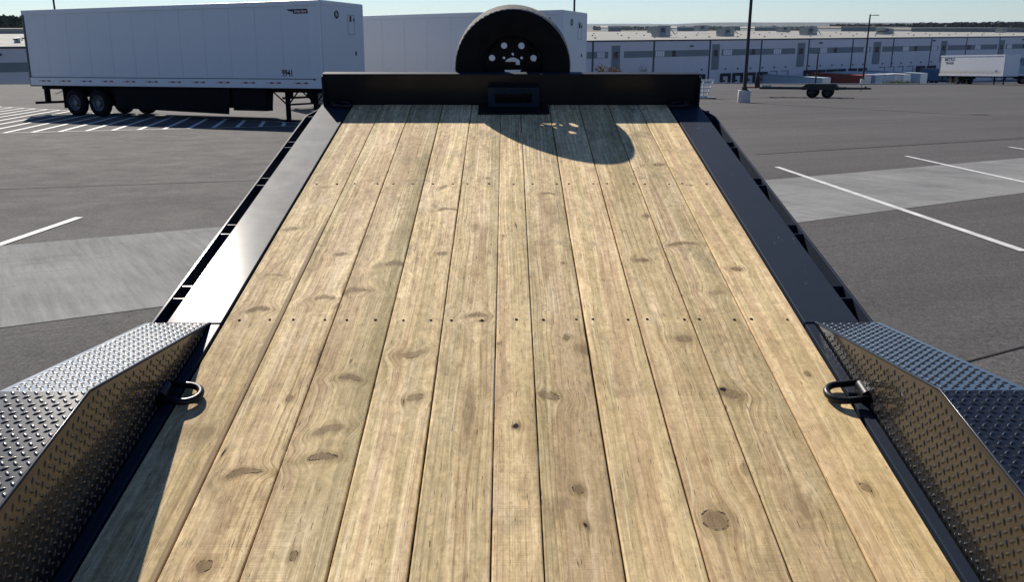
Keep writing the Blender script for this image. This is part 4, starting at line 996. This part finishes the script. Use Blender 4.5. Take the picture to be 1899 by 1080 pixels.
def ridge(base, amp, f, seed): return lambda px: base - amp * (.5 + .5 * noise.noise(Vector((px * f, seed, 0)))) - amp * .5 * noise.noise(Vector((px * f * 3.7, seed, 3)))
mass('woodland', 1540, 1960, lambda px: ridge(50, 5, .03, 4)(px) - 4.5 * sstep(1560, 1840, px), 900, 'wood_brown', 20000, 1.7, 60, 'far bare brown woods along the right skyline', 'woods')
mass('woodland', -160, 48, lambda px: ridge(38, 7, .06, 9)(px) - 2 + .06 * max(0, px), 420, 'pine', 6000, 1.6, 30, 'dark evergreen trees on the skyline at the left edge', 'woods')
mass('woodland', 1100, 1560, ridge(51.8, 2.2, .05, 6), 2600, 'wood_brown', 2500, 5, 80, 'thin line of bare woods along the middle skyline', 'woods')
def hills(name, Y, f, m):
    V = []; F = []; n = 160
    for k in range(n + 1):
        px = -2200 + 6300 * k / n; P = at_y(max(-900, min(2800, px)), f(px), Y); x = (px - 949.5) / FOC * Y
        V += [(x, Y - Y * .25, -16), (x, Y, P.z), (x, Y + Y * .3, -16)]
    for k in range(n): F += [(k * 3, k * 3 + 3, k * 3 + 4, k * 3 + 1), (k * 3 + 1, k * 3 + 4, k * 3 + 5, k * 3 + 2)]
    mb = MB().add(V, F); tag(mb.obj(name, M[m], smooth=True), kind='structure')
hills('hills', 5200, lambda px: 46.2 - 5.2 * sstep(1190, 1330, px) * (1 - .35 * sstep(1500, 1900, px)) - 3 * (1 - sstep(100, 500, px)) - .7 * noise.noise(Vector((px * .02, 1, 0))), 'hill')
hills('hills', 8200, lambda px: 44.6 - 1.2 * noise.noise(Vector((px * .008, 5, 0))) - 1.0 * (1 - sstep(1100, 1250, px)), 'hill')

def bare_tree(px, Y, ptop, label, seed, leaves=0):
    r = random.Random(seed); e = at_y(px, 150, Y); z0 = e.z - 1.2; zt = at_y(px, ptop, Y).z; H = zt - z0
    T = empty('bare_tree', Matrix.Translation((e.x, Y, z0)), label, 'tree', 'small trees beyond the lot edge')
    b = MB(); tips = []
    def grow(p, d, L, rad, lev):
        q_ = p + d * L; mid = (p + q_) / 2 + Vector((r.gauss(0, .04), r.gauss(0, .04), 0)) * L
        b.tube([p, mid, q_], [rad, rad * .85, rad * .65], 5 if lev < 2 else 4)
        if lev >= 5: tips.append(q_); return
        for k in range(3 if lev < 2 else 2):
            nd = (d + Vector((r.gauss(0, .55), r.gauss(0, .55), r.uniform(-.1, .35)))).normalized(); grow(p + d * L * r.uniform(.65, 1), nd, L * r.uniform(.62, .82), rad * .6, lev + 1)
        tips.append(q_)
    L0 = H * .28
    grow(Vector((0, 0, 0)), Vector((r.uniform(-.08, .08), 0, 1)).normalized(), L0, .09, 0)
    b.obj('branches', M['bark'], T)
    if leaves:
        mb = MB()
        for k in range(leaves):
            c = r.choice(tips) + Vector((r.gauss(0, .25), r.gauss(0, .25), r.gauss(0, .25))); a = Vector((r.gauss(0, 1), r.gauss(0, 1), r.gauss(0, 1))).normalized() * .09; b2 = a.orthogonal().normalized() * .07
            mb.add([c - a, c - b2, c + a, c + b2], [(0, 1, 2, 3)])
        tag(mb.obj('leaves', M['leaf_brown'], T), kind='stuff')
bare_tree(1192, 118, 100, 'leafless dark tree in front of the warehouse just above the front board', 11)
bare_tree(1121, 116, 104, 'small tree with dry brown leaves next to the second trailer', 5, 700)
bare_tree(1140, 120, 108, 'slim brown-leaved sapling left of the leafless tree', 21, 400)
bare_tree(1268, 122, 118, 'thin bare sapling above the right half of the front board', 31)
bare_tree(1232, 122, 126, 'smallest bare sapling between two others above the front board', 41)
# weeds on the edge
V = MB(); r = random.Random(3)
for k in range(900):
    px = r.uniform(1652, 1696) if k < 700 else r.uniform(1480, 1700); P = WO + WD * 0
    t_ = None
    rr = ray(px, 150); # meet the lot edge line
    s0 = Vector((rr.x, rr.y)).normalized(); o2 = WO + WN * 61.5; det = s0.x * WD.y - s0.y * WD.x; tt = (o2.x * WD.y - o2.y * WD.x) / det
    q_ = s0 * tt; x, y = q_.x + r.uniform(-1, 1), q_.y + r.uniform(-.2, 1.2); z = lot_z(x, y) - .25; h = r.uniform(.3, .9) if k < 700 else r.uniform(.15, .4); a = r.uniform(0, 6.28); w = .06
    V.add([(x - w * math.cos(a), y - w * math.sin(a), z), (x + w * math.cos(a), y + w * math.sin(a), z), (x + r.gauss(0, .15), y + r.gauss(0, .15), z + h)], [(0, 1, 2)])
tag(V.obj('weeds', M['weed']), 'pale green weeds growing at the far kerb', 'weeds', kind='stuff')

# ================================================================== HAZE
hz = NT('haze_air'); hz.t.nodes.remove(hz.b)
pv = hz.n('ShaderNodeVolumePrincipled'); pv.inputs['Density'].default_value = 3.2e-5; pv.inputs['Color'].default_value = (.62, .80, 1, 1); pv.inputs['Anisotropy'].default_value = .2
hz.t.links.new(pv.outputs[0], hz.t.nodes['Material Output'].inputs['Volume'])
MB().box((-14500, -14500, -17.5), (14500, 16500, 45)).obj('haze', hz.m)['kind'] = 'stuff'
